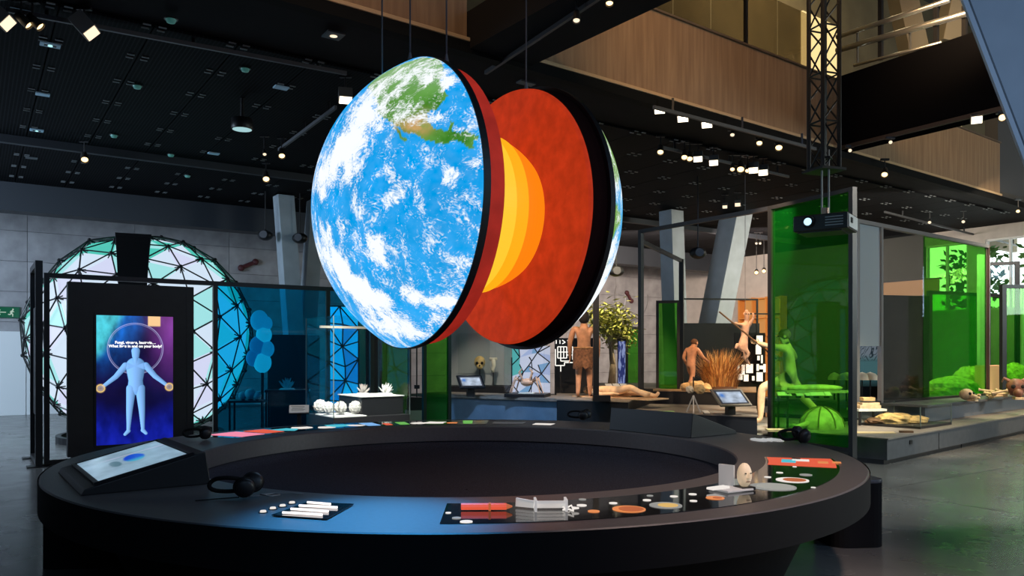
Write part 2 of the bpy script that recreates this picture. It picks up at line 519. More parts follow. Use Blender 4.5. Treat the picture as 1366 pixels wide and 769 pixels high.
for k, (x0, x1) in enumerate(((wa, wb), (wc_, wd))):
    wn = bpy.data.objects.new('window_%d' % (k + 1), None); C.objects.link(wn); struct(wn)
    wn.location = KC; wn.rotation_euler = (0, 0, YAW - PI / 2)
    m = MB()
    m.box(((x0 + x1) / 2, 0.1, ZW0 + .03), (x1 - x0, 0.12, 0.06)).box(((x0 + x1) / 2, 0.1, ZW1 - .03), (x1 - x0, 0.12, 0.06))
    m.build('window_frame', WHITE, wn)
    n = 2 if k == 0 else 4
    for q in range(n + 1):
        MB().box((x0 + 0.03 + (x1 - x0 - 0.06) * q / n, 0.1, (ZW0 + ZW1) / 2), (0.05, 0.12, ZW1 - ZW0)).build('mullion', WHITE, wn)
    for q in range(n):
        a = x0 + 0.03 + (x1 - x0 - 0.06) * q / n; b = x0 + 0.03 + (x1 - x0 - 0.06) * (q + 1) / n
        MB().box(((a + b) / 2, 0.12, (ZW0 + ZW1) / 2), (b - a - 0.05, 0.012, ZW1 - ZW0)).build('pane', CLEAR, wn)
# outside those windows: bright sky and sunlit trees
skyp = MB().box(((wa + wd) / 2, 7.5, 3.15), (20, 0.1, 6.3)).build('exterior_sky', emis('daylight_sky', (0.90, 1.0, 0.97), 3.4), loc=KC, rz=YAW - PI / 2)
struct(skyp)
LEAF = mat('sunlit_leaf', (0.10, 0.26, 0.06), 0.6)
for tnum, (tx, lab) in enumerate(((wa + .3, 'leafy tree outside the narrower clerestory window'), (wc_ + 1.0, 'leafy tree outside the wide clerestory window, beside its wall pier'), (wc_ + 4.0, 'leafy tree outside the wide clerestory window, towards its far end'))):
    t = thing('tree', lab, 'tree', KC + DR[0] * tx * Vector((1, 0, 0)) + DR[1] * tx * Vector((0, 1, 0)) + U * 2.6, YAW - PI / 2, None)
    MB().tube([(0, 0, 0), (0.05, 0, 2), (0, 0.1, 4.4)], [0.14, 0.11, 0.05], 8).build('trunk', BROWN, t)
    m = MB(); rr = random.Random(tnum)
    for _ in range(420):
        c = Vector((rr.uniform(-1, 1) * .9, rr.uniform(-1, 1) * .6, 4.0 + rr.uniform(-1.2, 1.2)))
        a = Vector((rr.uniform(-1, 1), rr.uniform(-1, 1), rr.uniform(-1, 1))).normalized() * 0.16
        b = a.cross(Vector((rr.uniform(-1, 1), rr.uniform(-1, 1), rr.uniform(-1, 1)))).normalized() * 0.075
        m.add([c - a, c + b, c + a, c - b], [(0, 1, 2, 3)])
    m.build('crown', LEAF, t, kind='stuff')

# closing walls behind and beside the camera, out of view
DARKW = mat('dark_wall', (0.06, 0.06, 0.065), 0.8)
struct(MB().box((0, 0, 2.75), (0.3, 42, 5.5)).build('wall_side', DARKW, loc=W0 - U * 9.5 - V * 19, rz=YAW))

# ceiling of grooved black boards, past the edge line of the two voids
Q1 = (-2.09, 8.66); Q2 = (12.05, 19.4); QD = Vector((Q2[0] - Q1[0], Q2[1] - Q1[1], 0)).normalized(); QN = Vector((-QD.y, QD.x, 0))
QE = Vector((*Q1, 0))
QM = Matrix(((QD.x, QN.x, QE.x), (QD.y, QN.y, QE.y), (0, 0, 1)))
CZ = 5.45
QA = math.atan2(QD.y, QD.x); Rb = Matrix.Rotation(-QA, 3, 'Z')
kq = Rb @ (KC - QE); uq = Rb @ U; dq = Rb @ Vector((*DR, 0)); e1 = kq + dq * ((kq.y - .12) / -dq.y); e2 = kq - uq * ((kq.x + 16) / uq.x)
cl = struct(MB().prism([(-16, 0.12), (e1.x, e1.y), (kq.x, kq.y), (e2.x, e2.y)], CZ + 0.05, CZ + 0.35).build('ceiling', CEILB, loc=QE, rz=math.atan2(QD.y, QD.x)))
board = MB().box((0, 0, 0), (0.957, 2.238, 0.03)).mesh('ceiling_board', CEIL)
dA = YAW - QA
fx = MB()
for sx in (-1, 1):
    for sy in (-1, 1):
        fx.box((sx * 0.085, sy * 0.06, 0), (0.085, 0.028, 0.012))
fxm = fx.mesh('fixing', mat('fixing_grey', (0.16, 0.17, 0.18), 0.5, metal=0.3))
nb = nf = 0
for i in range(-3, 24):
    for j in range(0, 9):
        p = U * (0.32 + 0.97 * i) + V * (8.9 + 2.24 * j)
        q = Rb @ (p - QE)
        if q.y < 1.25 or p.y < 6 or abs(p.x / p.y) > 0.74 or nb >= 215:
            continue
        if (p - W0).dot(V) > -1.0:
            continue
        inst('ceiling_board', board, cl, (q.x, q.y, CZ + 0.02), (0, 0, dA)); nb += 1
        for h in (0, 1):
            pe = p + U * 0.485 + V * (-1.12 + 1.12 * h)
            if pe.y < 24 and nf < 290:
                qe = Rb @ (pe - QE)
                inst('fixing', fxm, cl, (qe.x, qe.y, CZ - 0.004), (0, 0, dA)); nf += 1
# soffit edge and the bridge soffit between the voids
struct(MB().box((5, 0.06, 5.43), (42, 0.16, 0.14)).build('trim_1', mat('soffit_black', (0.006, 0.006, 0.006), 0.8, spec=0.1), loc=QE, rz=QA))
struct(MB().prism([(1.95, 0.05), (2.93, 0.05), (2.93, -9), (1.95, -9)], 5.42, 5.9).build('ceiling_bridge', CEILB, loc=QE, rz=QA))
# downstand beam before the far wall
bb = struct(MB().box((10, 0, 5.16), (30, 0.5, 0.68)).build('beam', mat('beam_black', (0.020, 0.024, 0.032), 0.55), loc=U * 2 + V * 21.1, rz=YAW))
struct(MB().box((10, 0, 5.38), (26, 0.12, 0.14)).build('trim_2', mat('beam_black', (0, 0, 0)), loc=U * 0 + V * 16.4, rz=YAW))

# oak parapets of the upper floor: one straight line interrupted by the bridge
def qs(px):
    return hit(px, Q1, (QD.x, QD.y))[2]


for k, (s0, s1, zz) in enumerate(((-3.6, qs(624), 6.80), (qs(706), qs(1121), 6.80), (qs(1121), qs(1335), 6.80))):
    nm = ('wall_parapet_left', 'wall_parapet_middle', 'wall_parapet_right')[k]
    pr = struct(MB().box(((s0 + s1) / 2, 0.08, (5.5 + zz) / 2), (s1 - s0, 0.12, zz - 5.5)).build(nm, WOOD, loc=QE, rz=QA))
    struct(MB().box(((s0 + s1) / 2, 0.02, 5.53), (s1 - s0 + 0.04, 0.10, 0.05)).build('trim_%d' % (k + 3), WOODL, loc=QE, rz=QA, bevel=0.008))
    MB().box(((s0 + s1) / 2, 0.06, zz + 0.015), (s1 - s0, 0.16, 0.03)).build('capping', mat('oak_cap', (0.12, 0.08, 0.05), 0.5), pr)
# upper floor beyond the parapet
UPW = mat('olive_plaster', (0.16, 0.125, 0.07), 0.8, nscale=1.2, namt=0.2)
struct(MB().box((12, 4.2, 9.4), (44, 0.2, 7.8)).build('wall_upper_back', UPW, loc=QE, rz=QA))
struct(MB().box((9, -3, 13.2), (50, 22, 0.2)).build('ceiling_upper', mat('upper_ceiling', (0.03, 0.028, 0.025), 0.8), loc=QE, rz=QA))
struct(MB().box((7, 2.2, 5.62), (34, 4.2, 0.1)).build('floor_upper', mat('upper_floor', (0.06, 0.05, 0.04), 0.7), loc=QE, rz=QA))
qb = QE + QN * 4.0; n0, n1 = (hit(q, (qb.x, qb.y), (QD.x, QD.y))[2] for q in (1072, 1121))
ln = MB().box(((n0 + n1) / 2, 4.05, 10.0), (n1 - n0, 0.06, 1.8)).build('wall_glow_slab', emis('wall_glow', (1.0, 0.74, 0.32), 1.1), loc=QE, rz=QA)  # light on the upper wall, put into the emission of a thin slab
struct(ln)
n0, n1 = (hit(q, (qb.x, qb.y), (QD.x, QD.y))[2] for q in (1259, 1284))
struct(MB().box(((n0 + n1) / 2, 4.05, 9.0), (n1 - n0, 0.06, 1.3)).build('wall_glow_slab', emis('wall_glow', (0, 0, 0), 1), loc=QE, rz=QA))  # another glowing slab in place of light on the wall
struct(MB().box((qs(1335) + 3.1, .25, 6.9), (6, .3, 2.8)).build('wall_upper_end', DARKW, loc=QE, rz=QA))
gb = thing('glass_balustrade', 'dim glass balustrade with slim black posts standing above the oak parapet', 'balustrade', QE, QA)
for k in range(7):
    a = qs(740) + k * 0.95
    MB().box((a + 0.47, 0.4, 7.35), (0.92, 0.012, 1.5)).build('glass_pane', SMOKE, gb)
    if k in (2, 5):
        MB().box((a, 0.4, 7.7), (0.05, 0.06, 2.6)).build('post', BLACKM, gb)
# black edge beam crossing on the right, with its railing
BP = (6.24, 15.0); BD = (0.545, -0.838); BA = math.atan2(BD[1], BD[0])
s1 = hit(1340, BP, BD)[2]
bf = struct(MB().box((s1 / 2 + 0.6, 0.14, 6.19), (s1 + 1.4, 0.28, 1.42)).build('wall_bridge', mat('matt_black', (0.004, 0.004, 0.005), 0.9, spec=0.0), loc=(*BP, 0), rz=BA))
struct(MB().box((s1 / 2 + 0.6, -0.03, 5.52), (s1 + 1.4, 0.06, 0.07)).build('trim_6', mat('edge_brown', (0.035, 0.022, 0.018), 0.6), loc=(*BP, 0), rz=BA))
rl = thing('bridge_railing', 'steel tube railing along the top of the black bridge', 'railing', (*BP, 0), BA)


def bpt(px, py, off=0.1):
    x, y, s_ = hit(px, BP, BD)
    return Vector((s_, off, zat(py, y)))


for (a, b, r) in (((1112, 48), (1262, -2), 0.045), ((1112, 66), (1292, 14), 0.055), ((1135, 86), (1252, 55), 0.03)):
    MB().tube([bpt(*a), bpt(*b)], r, 10).build('rail', STEEL, rl, smooth=True)
for (px, y0, y1, m_) in ((1168, -8, 78, BLACKM), (1242, -10, 60, BLACKM), (1280, 5, 52, BLACKM), (1137, 34, 86, STEEL), (1207, 38, 66, STEEL)):
    a = bpt(px, y0, 0.16); b = bpt(px, y1, 0.16)
    MB().bar(a, b, 0.07 if m_ == BLACKM else 0.03).build('post', m_, rl)
# leaning concrete struts of the upper floor and the near blue-grey leaning pier
def strut(name, a, b, wx, wy, m_, up=(0, 0, 1)):
    return struct(MB().bar(a, b, wx, wy, up).build(name, m_, bevel=0.01))


strut('column', pt(1196, -40, 16.2), pt(1222, 82, 16.2), 0.45, 0.4, mat('olive_concrete', (0.20, 0.18, 0.13), 0.7))
strut('column', pt(1285, -40, 15.4), pt(1264, 60, 15.4), 0.42, 0.4, mat('olive_concrete', (0, 0, 0)))
# big pier: a tilted slab whose lower left edge runs down across the frame corner
pn = Vector((-0.25, -1, 0.1)).normalized()
a = pt(1258, -60, 7.0); b = pt(1400, 312, 7.0)
ax = (b - a).normalized(); sx = ax.cross(Vector((0, 1, 0))).normalized()
if sx.x < 0:
    sx = -sx
m = MB()
PIERM = mat('painted_pier', (0.50, 0.52, 0.54), 0.6, nscale=3, namt=0.06)
c0 = a - ax * 1.2; c1 = b + ax * 4.0; yb = Vector((0.45, 0.5, 0))
m.add([c0, c0 + sx * 1.6, c1 + sx * 1.6, c1, c0 + yb, c0 + sx * 1.6 + yb, c1 + sx * 1.6 + yb, c1 + yb],
      [(0, 1, 2, 3), (7, 6, 5, 4), (0, 4, 5, 1), (1, 5, 6, 2), (2, 6, 7, 3), (3, 7, 4, 0)])
pier = struct(m.build('column_leaning', PIERM))
m = MB(); e = sx * 0.045; f_ = Vector((0, -0.03, 0))
m.add([c0 + f_, c0 + e + f_, c1 + e + f_, c1 + f_, c0, c0 + e, c1 + e, c1], [(0, 1, 2, 3), (7, 6, 5, 4), (0, 4, 5, 1), (1, 5, 6, 2), (2, 6, 7, 3), (3, 7, 4, 0)])
m.build('edge_strip', mat('pier_edge', (0.62, 0.64, 0.66), 0.5), pier)
m = MB(); e0 = sx * 0.06; e = sx * 0.075; f_ = Vector((0, -0.012, 0))
m.add([c0 + e0 + f_, c0 + e + f_, c1 + e + f_, c1 + e0 + f_, c0 + e0, c0 + e, c1 + e, c1 + e0], [(0, 1, 2, 3), (7, 6, 5, 4), (0, 4, 5, 1), (1, 5, 6, 2), (2, 6, 7, 3), (3, 7, 4, 0)])
m.build('groove', BLACK, pier)
# leaning columns standing in the hall
COLM = mat('column_concrete', (0.36, 0.40, 0.44), 0.65, nscale=3, namt=0.1)
for (p0, p1, d, ww) in (((381, 300), (397, 520), 19.0, 0.40), ((420, 290), (404, 520), 19.6, 0.36), ((897, 335), (903, 520), 21.0, 0.46), ((975, 322), (936, 520), 21.5, 0.62)):
    A = pt(p0[0], p0[1], d); B = pt(p1[0], p1[1], d)
    k = (B.z) / (A.z - B.z); B2 = B + (B - A) * k
    k = (5.42 - A.z) / (A.z - B.z); A2 = A + (A - B) * k
    rot = U
    w2 = ww / 2
    m = MB(); vs = []
    for q in (B2, A2):
        for sx_, sy_ in ((-1, -1), (1, -1), (1, 1), (-1, 1)):
            vs.append(q + U * w2 * sx_ + V * w2 * sy_)
    m.add(vs, [(3, 2, 1, 0), (4, 5, 6, 7), (0, 1, 5, 4), (1, 2, 6, 5), (2, 3, 7, 6), (3, 0, 4, 7)])
    struct(m.build('column', COLM, bevel=0.012))
# white door leaf in the far wall, the exit sign over it
dr = bpy.data.objects.new('door_1', None); C.objects.link(dr); struct(dr); dr.location = W0; dr.rotation_euler = (0, 0, YAW)
DOORM = mat('white_door', (0.84, 0.86, 0.88), 0.5)
for k in range(3):
    MB().box((-1.3 + 1.25 * k, -0.05, 1.1), (1.235, 0.06, 2.2)).build('door_leaf', DOORM, dr, bevel=0.006)
ex = thing('exit_sign', 'green emergency exit sign with a running figure above the white doors', 'sign', W0 + Vector(hit(8, (W0.x, W0.y), (U.x, U.y))[:2] + (0,)) - W0, YAW)
ex.location.z = zat(417, ex.location.y)
def man(x, y):
    g = np.tile(lin(10, 88, 62), (len(x), 1)); X = x * 3.0; wht = np.zeros(len(x), bool)
    def seg(ax_, ay, bx, by, r):
        dx, dy = bx - ax_, by - ay; t_ = np.clip(((X - ax_) * dx + (y - ay) * dy) / (dx * dx + dy * dy), 0, 1)
        return np.hypot(X - ax_ - t_ * dx, y - ay - t_ * dy) < r
    wht |= np.hypot(X - 2.32, y - 0.80) < 0.085
    for q in ((2.25, .66, 2.12, .42, .08), (2.12, .42, 2.3, .3, .055), (2.3, .3, 2.28, .12, .05), (2.12, .42, 1.95, .28, .055), (1.95, .28, 1.78, .3, .05), (2.25, .66, 2.42, .55, .04), (2.25, .66, 2.05, .62, .04), (2.05, .62, 2.0, .48, .04),
              (1.45, .5, .55, .5, .05), (.55, .5, .8, .72, .05), (.55, .5, .8, .28, .05)):
        wht |= seg(*q)
    g[wht] = lin(190, 215, 200)
    return g
MB().box((0, -0.02, 0), (0.62, 0.06, 0.30)).build('sign_case', mat('sign_green', (0.01, 0.10, 0.06), 0.5), ex)
picture('sign_face', 120, 50, 0.56, 0.26, man, vcol_emit('sign_print', 0.8), ex, (0, -0.054, 0))
# thin pale curves and small bars mounted on the far wall
wc = thing('wall_ring', 'large thin pale ring line drawn on the concrete wall behind the geodesic dome', 'ring', W0 + U * 5.6, YAW)
def arc(cx, cz, r, a0, a1, n=40):
    return [(cx + r * math.cos(a0 + (a1 - a0) * k / n), -0.02, cz + r * math.sin(a0 + (a1 - a0) * k / n)) for k in range(n + 1)]
MB().tube(arc(0.3, 6.6, 6.2, PI * 1.22, PI * 1.80), 0.018, 6).build('ring_line', mat('pale_line', (0.62, 0.62, 0.66), 0.5), wc)
for (pxa, lab, cat) in (((842, 0.95, 4.0), 'thin dark ring line on the far wall above the fig tree', 'ring'), ((806, 1.15, 3.95), 'thin pale ring line on the far wall beside the globe rim', 'ring')):
    x, y, s_ = hit(pxa[0], (W0.x, W0.y), (U.x, U.y))
    o = MB().tube(arc(0, 0, pxa[1], PI * 0.85, PI * 2.05), 0.016, 6).build('wall_ring', mat('grey_line', (0.25, 0.24, 0.24), 0.5) if pxa[0] == 842 else mat('pale_line', (0, 0, 0)), loc=(x, y, pxa[2]), rz=YAW)
    tag(o, lab, cat)
for (a, b, lab) in (((321, 358), (340, 350), 'short dark red rod fixed slantwise to the concrete wall beside the dome'), ((835, 391), (841, 402), 'short dark rod fixed slantwise to the far wall above the fig tree')):
    xa, ya, sa = hit(a[0], (W0.x, W0.y), (U.x, U.y)); xb, yb_, sb = hit(b[0], (W0.x, W0.y), (U.x, U.y))
    t = thing('wall_rod', lab, 'rod', (xa, ya, zat(a[1], ya)), YAW)
    e = Vector((sb - sa, 0, zat(b[1], yb_) - zat(a[1], ya)))
    MB().tube([(0, -0.06, 0), e + Vector((0, -0.06, 0))], [0.07, 0.06], 8).build('bar', mat('dark_red', (0.09, 0.02, 0.025), 0.5), t)
    MB().ball((0, -0.06, 0), 0.1).ball(e + Vector((0, -0.06, 0)), 0.1).build('end_knobs', mat('dark_red', (0, 0, 0)), t)

# ================================================================== RING TABLE
TC = Vector((-0.38, 6.58, 0)); RO, RI, TZ = 3.07, 2.17, 0.80
tb = thing('ring_table', 'huge dark ring-shaped exhibition table below the split globe', 'table', TC)
MB().lathe([(RO, TZ - 0.205), (RO, TZ - 0.012), (RO - 0.012, TZ), (RI + 0.01, TZ), (RI, TZ - 0.01), (RI, TZ - 0.16), (RI + 0.03, TZ - 0.16), (RI + 0.06, TZ - 0.06), (RO - 0.06, TZ - 0.06), (RO - 0.06, TZ - 0.205)], 160, close=True).build('table_top', TABLE, tb, smooth=False)
for f in tb.children[0].data.polygons:
    f.use_smooth = False
MB().lathe([(RO + 0.004, TZ - 0.205), (RO + 0.004, TZ - 0.004)], 160).build('edge_band', TABLED, tb, smooth=True)
MB().lathe([(RO - 0.06, TZ - 0.205), (2.76, TZ - 0.23), (2.50, 0.0)], 128).build('base', TABLED, tb, smooth=True)
MB().lathe([(RI + 0.02, TZ - 0.10), (RI + 0.02, TZ - 0.17), (2.05, 0.56), (1.4, 0.50), (0.6, 0.475), (0.01, 0.47)], 128).build('basin', BOWL, tb, smooth=True)


def rp(r, deg, z=0.0):
    a = math.radians(deg)
    return Vector((r * math.cos(a), r * math.sin(a), TZ + z))


def tpx(px, py, z=TZ):
    """point of the table plane seen at that pixel, relative to the table's centre"""
    return gz(px, py, z) - TC


def sector(m, r0, r1, a0, a1, z0, z1, n=24):
    return m.lathe([(r0, z0), (r1, z0), (r1, z1), (r0, z1)], n, None, math.radians(a0), math.radians(a1), True)


sector(MB(), 2.38, 2.88, -89.2, -11.6, TZ - 0.005, TZ + 0.004, 60).build('glass_inlay', BLKGLASS, tb, label='curved black glass inlay set in the near right of the ring')
# lit prints inlaid along the far arc
rr = random.Random(3)
cols = [PRINTP, PRINTP, PRINTT, PRINTB, PRINTW, PRINTT, PRINTB, PRINTR, PRINTG, PRINTW, PRINTG, PRINTO]
sector(MB(), 2.42, 2.92, 88, 158, TZ - 0.005, TZ + 0.003, 60).build('glass_inlay', BLKGLASS, tb, label='curved black glass inlay along the far left of the ring')
PR = [(152, 2.45, 2.88, 7, PRINTP), (144.5, 2.5, 2.86, 5, PRINTR), (139, 2.50, 2.8, 3.0, PRINTT), (134, 2.6, 2.84, 3, PRINTW), (129.5, 2.5, 2.7, 2.6, PRINTW), (125.5, 2.55, 2.85, 2.6, PRINTT),
      (121.5, 2.5, 2.72, 2.2, PRINTW), (117.5, 2.5, 2.86, 3.2, PRINTB), (113.5, 2.5, 2.7, 1.6, PRINTR), (109.5, 2.5, 2.8, 2.4, PRINTG), (105.5, 2.52, 2.72, 2.2, PRINTW), (101.5, 2.5, 2.8, 2.0, PRINTW), (97, 2.5, 2.66, 1.8, PRINTO), (93, 2.48, 2.86, 2.4, PRINTG)]
for (a, r0, r1, da, m_) in PR:
    m = MB(); z = TZ + 0.004
    if m_ in (PRINTP, PRINTR, PRINTB, PRINTG):
        sector(m, r0, r1, a - da / 2, a + da / 2, z, z + 0.002, 6)
    else:
        c = rp((r0 + r1) / 2, a); q = []
        for k in range(9):
            t_ = 2 * PI * k / 9; q.append((c.x + (r1 - r0) * rr.uniform(.3, .6) * math.cos(t_), c.y + (r1 - r0) * rr.uniform(.3, .6) * math.sin(t_)))
        m.prism(q, z, z + 0.002)
    m.build('backlit_print', m_, tb)
sector(MB(), 2.5, 2.72, 78.5, 86.5, TZ, TZ + 0.004, 10).build('backlit_print', mat('pale_label', (0.5, 0.46, 0.44), 0.5), tb)
sector(MB(), 2.44, 2.62, 70.5, 75.5, TZ, TZ + 0.003, 8).build('backlit_print', PRINTW, tb)
# prints under the near right inlay: red end panel with its picture block, round pictures
m = sector(MB(), 2.40, 2.86, -22.0, -12.3, TZ + 0.004, TZ + 0.007, 10); m.build('backlit_print', PRINTR, tb, label='orange red backlit panel at the end of the inlay')
for (x0, y0, wx, wy, m_) in ((1052, 617, .16, .10, PRINTT), (1068, 616, .10, .12, PRINTW), (1062, 614, .07, .06, BLACK), (1098, 619, .10, .07, PRINTO), (1116, 619, .08, .06, PRINTO)):
    p = tpx(x0, y0); MB().box((p.x, p.y, TZ + 0.009), (wx, wy, 0.003), math.radians(70)).build('print_block', m_, tb)


def disc(px, py, r, m_, m2=None, r2=0.6):
    p = tpx(px, py)
    MB().lathe([(0.001, TZ + 0.0075), (r, TZ + 0.0075), (r, TZ + 0.004)], 28, Matrix.Translation((p.x, p.y, 0))).build('round_print', m_, tb)
    if m2:
        MB().lathe([(0.001, TZ + 0.010), (r * r2, TZ + 0.010), (r * r2, TZ + 0.007)], 24, Matrix.Translation((p.x + 0.01, p.y - 0.01, 0))).build('round_print', m2, tb)


DISCR = emis('print_rust', (0.85, 0.20, 0.06), 0.55); DISCG = emis('print_grey', (0.55, 0.55, 0.52), 0.5); DISCY = emis('print_amber', (1.0, 0.62, 0.18), 0.7)
disc(839, 681, 0.085, PRINTO, DISCR, 0.75)
disc(888, 676, 0.085, DISCG, DISCY, 0.62)
disc(954, 666, 0.05, PRINTO, DISCR, 0.5)
disc(1031, 651, 0.135, DISCG, mat('print_pale', (0.02,) * 3, 0.4, emit=(0.75, 0.74, 0.68), es=0.45), 0.8)
disc(1057, 642, 0.10, PRINTW, DISCR, 0.7)
disc(792, 684, 0.03, PRINTO)
for (px, py, r) in ((818, 673, .022), (863, 669, .022), (867, 663, .018), (899, 664, .022), (924, 661, .022), (925, 670, .02), (1024, 638, .022), (1040, 632, .022), (1075, 635, .04), (776, 676, .026), (777, 668, .02), (598, 686, .014), (609, 693, .022), (622, 698, .03), (642, 677, .015), (1085, 652, .014), (1060, 624, .014)):
    disc(px, py, r, PRINTW if py not in (693, 668, 663, 635) else DISCG)

# things lying on the inlay
def on_table(name, label, cat, px, py, rz=0.0, group=None, z=0.006):
    p = tpx(px, py) + TC
    return thing(name, label, cat, (p.x, p.y, TZ + z), rz, group)


t = on_table('red_rod', 'orange red glowing pencil-like rod on the black glass inlay', 'rod', 648, 683, math.radians(1))
MB().tube([(-0.125, 0, 0.02), (0.105, 0, 0.02)], 0.017, 8).build('shaft', PRINTR, t); MB().tube([(0.105, 0, 0.02), (0.135, 0, 0.02)], [0.015, 0.004], 8).build('tip', DISCR, t)
MB().box((0.02, 0, 0.02), (0.012, 0.038, 0.036)).build('collar', DISCR, t)
t = on_table('white_model', 'white layered engineering model with a bent end on the black glass inlay', 'model', 722, 683, math.radians(2))
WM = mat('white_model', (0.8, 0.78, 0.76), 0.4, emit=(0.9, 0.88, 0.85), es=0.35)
for k in range(4):
    MB().box((0.045, 0.035 - 0.022 * k, 0.012 + 0.012 * k), (0.16, 0.012, 0.012)).build('bar', WM, t)
    MB().bar((-0.035, 0.035 - 0.022 * k, 0.012 + 0.012 * k), (-0.125, 0.085 - 0.018 * k, 0.012 + 0.014 * k), 0.012).build('bar', WM, t)
for x_ in (0.125, -0.03):
    MB().box((x_, 0, 0.03), (0.012, 0.09, 0.06)).build('end_plate', WM, t)
t = on_table('white_outline', 'small white star-shaped wire outline beside the white layered model', 'wire', 760, 683, 0)
pts = []
for k in range(11):
    a_ = 2 * PI * k / 10; r_ = 0.075 if k % 2 == 0 else 0.03
    pts.append((r_ * 0.6 * math.cos(a_), r_ * math.sin(a_), 0.012))
MB().tube(pts, 0.005, 6).build('wire', PRINTW, t)
t = on_table('white_booklet', 'white flat slab leaning beside a pale face relief on the inlay', 'slab', 972, 655, math.radians(28))
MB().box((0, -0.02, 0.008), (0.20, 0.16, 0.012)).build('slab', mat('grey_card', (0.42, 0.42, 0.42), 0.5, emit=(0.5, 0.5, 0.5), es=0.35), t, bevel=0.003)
MB().box((-0.09, -0.01, 0.02), (0.14, 0.05, 0.012), 0.1).build('strip', PRINTW, t)
MB().box((0.05, 0.07, 0.07), (0.012, 0.10, 0.13), 0.3).build('upright', mat('grey_card', (0, 0, 0)), t)
t = on_table('face_relief', 'small pale carved face relief standing at the edge of the black inlay', 'sculpture', 993, 655, math.radians(20))
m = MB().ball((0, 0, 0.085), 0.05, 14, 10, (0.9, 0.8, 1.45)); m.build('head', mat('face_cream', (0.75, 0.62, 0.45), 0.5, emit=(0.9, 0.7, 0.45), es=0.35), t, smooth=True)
MB().add([(-0.012, -0.038, 0.075), (0.012, -0.038, 0.075), (0, -0.062, 0.078), (0, -0.04, 0.11)], [(0, 2, 3), (2, 1, 3), (0, 1, 2), (0, 3, 1)]).build('nose', mat('face_cream', (0, 0, 0)), t)
MB().ball((-0.018, -0.037, 0.10), 0.005, 8, 6, (1.6, 1, .6)).ball((0.018, -0.037, 0.10), 0.005, 8, 6, (1.6, 1, .6)).build('eyes', HAIR, t)
MB().box((0, -0.038, 0.052), (0.024, 0.010, 0.004)).build('mouth', mat('lip_brown', (0.3, 0.16, 0.1), .5), t)
MB().box((0, 0, 0.01), (0.09, 0.09, 0.02)).build('base', BLACK, t)
# tray with four lit tubes, buttons beside it
t = on_table('tube_tray', 'dark recessed tray holding four white lit tubes on the near left of the ring', 'tray', 417, 682, 0)
cc = tpx(417, 682) + TC
cor = [gz(x_, y_, TZ) - cc for x_, y_ in ((362, 690), (411, 672), (472, 675), (436, 695))]
MB().prism([(q.x, q.y) for q in cor], 0, 0.004).build('tray', BLKGLASS, t)
LIT = emis('tube_light', (1.0, 0.90, 0.86), 1.5)
for (a, b) in (((410, 675), (441, 677)), ((399, 679.5), (450, 681.5)), ((388, 684), (438, 687)), ((377, 689), (430, 691.5))):
    pa = gz(*a, TZ) - cc; pb = gz(*b, TZ) - cc
    MB().tube([(pa.x, pa.y, 0.012), (pb.x, pb.y, 0.010)], 0.006, 8).build('tube', LIT, t)
for k, (a, lab) in enumerate((((351, 684.5), 'nearest'), ((364, 680), 'second nearest'), ((377, 676.5), 'third nearest'), ((389.5, 672.5), 'farthest'))):
    o = on_table('push_button', lab + ' small white button in the line beside the tray of lit tubes', 'button', *a, 0, 'buttons beside the tube tray', 0.0)
    MB().lathe([(0.001, 0.012), (0.014, 0.012), (0.017, 0.0)], 16).build('cap', PRINTW, o); MB().lathe([(0.017, 0.004), (0.023, 0.004), (0.023, 0)], 16).build('ring', BLACKM, o)
# white ring-shaped glyphs by the far right headphones
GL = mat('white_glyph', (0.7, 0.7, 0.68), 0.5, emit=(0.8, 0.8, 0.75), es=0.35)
for k, (px, lab) in enumerate(((1012, 'leftmost'), (1023, 'middle'), (1034, 'rightmost'))):
    o = on_table('white_glyph', lab + ' of the small white wire shapes beside the headphones at the far right', 'wire', px, 588.5, 0.3, 'white wire shapes on the far right of the ring', 0.0)
    MB().tube([(0.05 * math.cos(2 * PI * q / 14), 0.10 * math.sin(2 * PI * q / 14) * (1 if k != 1 else 0.7), 0.008) for q in range(15 - 3 * (k % 2))], 0.008, 6).build('loop', GL, o)
    MB().bar((-0.02, -0.1, 0.008), (0.04, 0.12, 0.008), 0.012).build('stroke', GL, o)


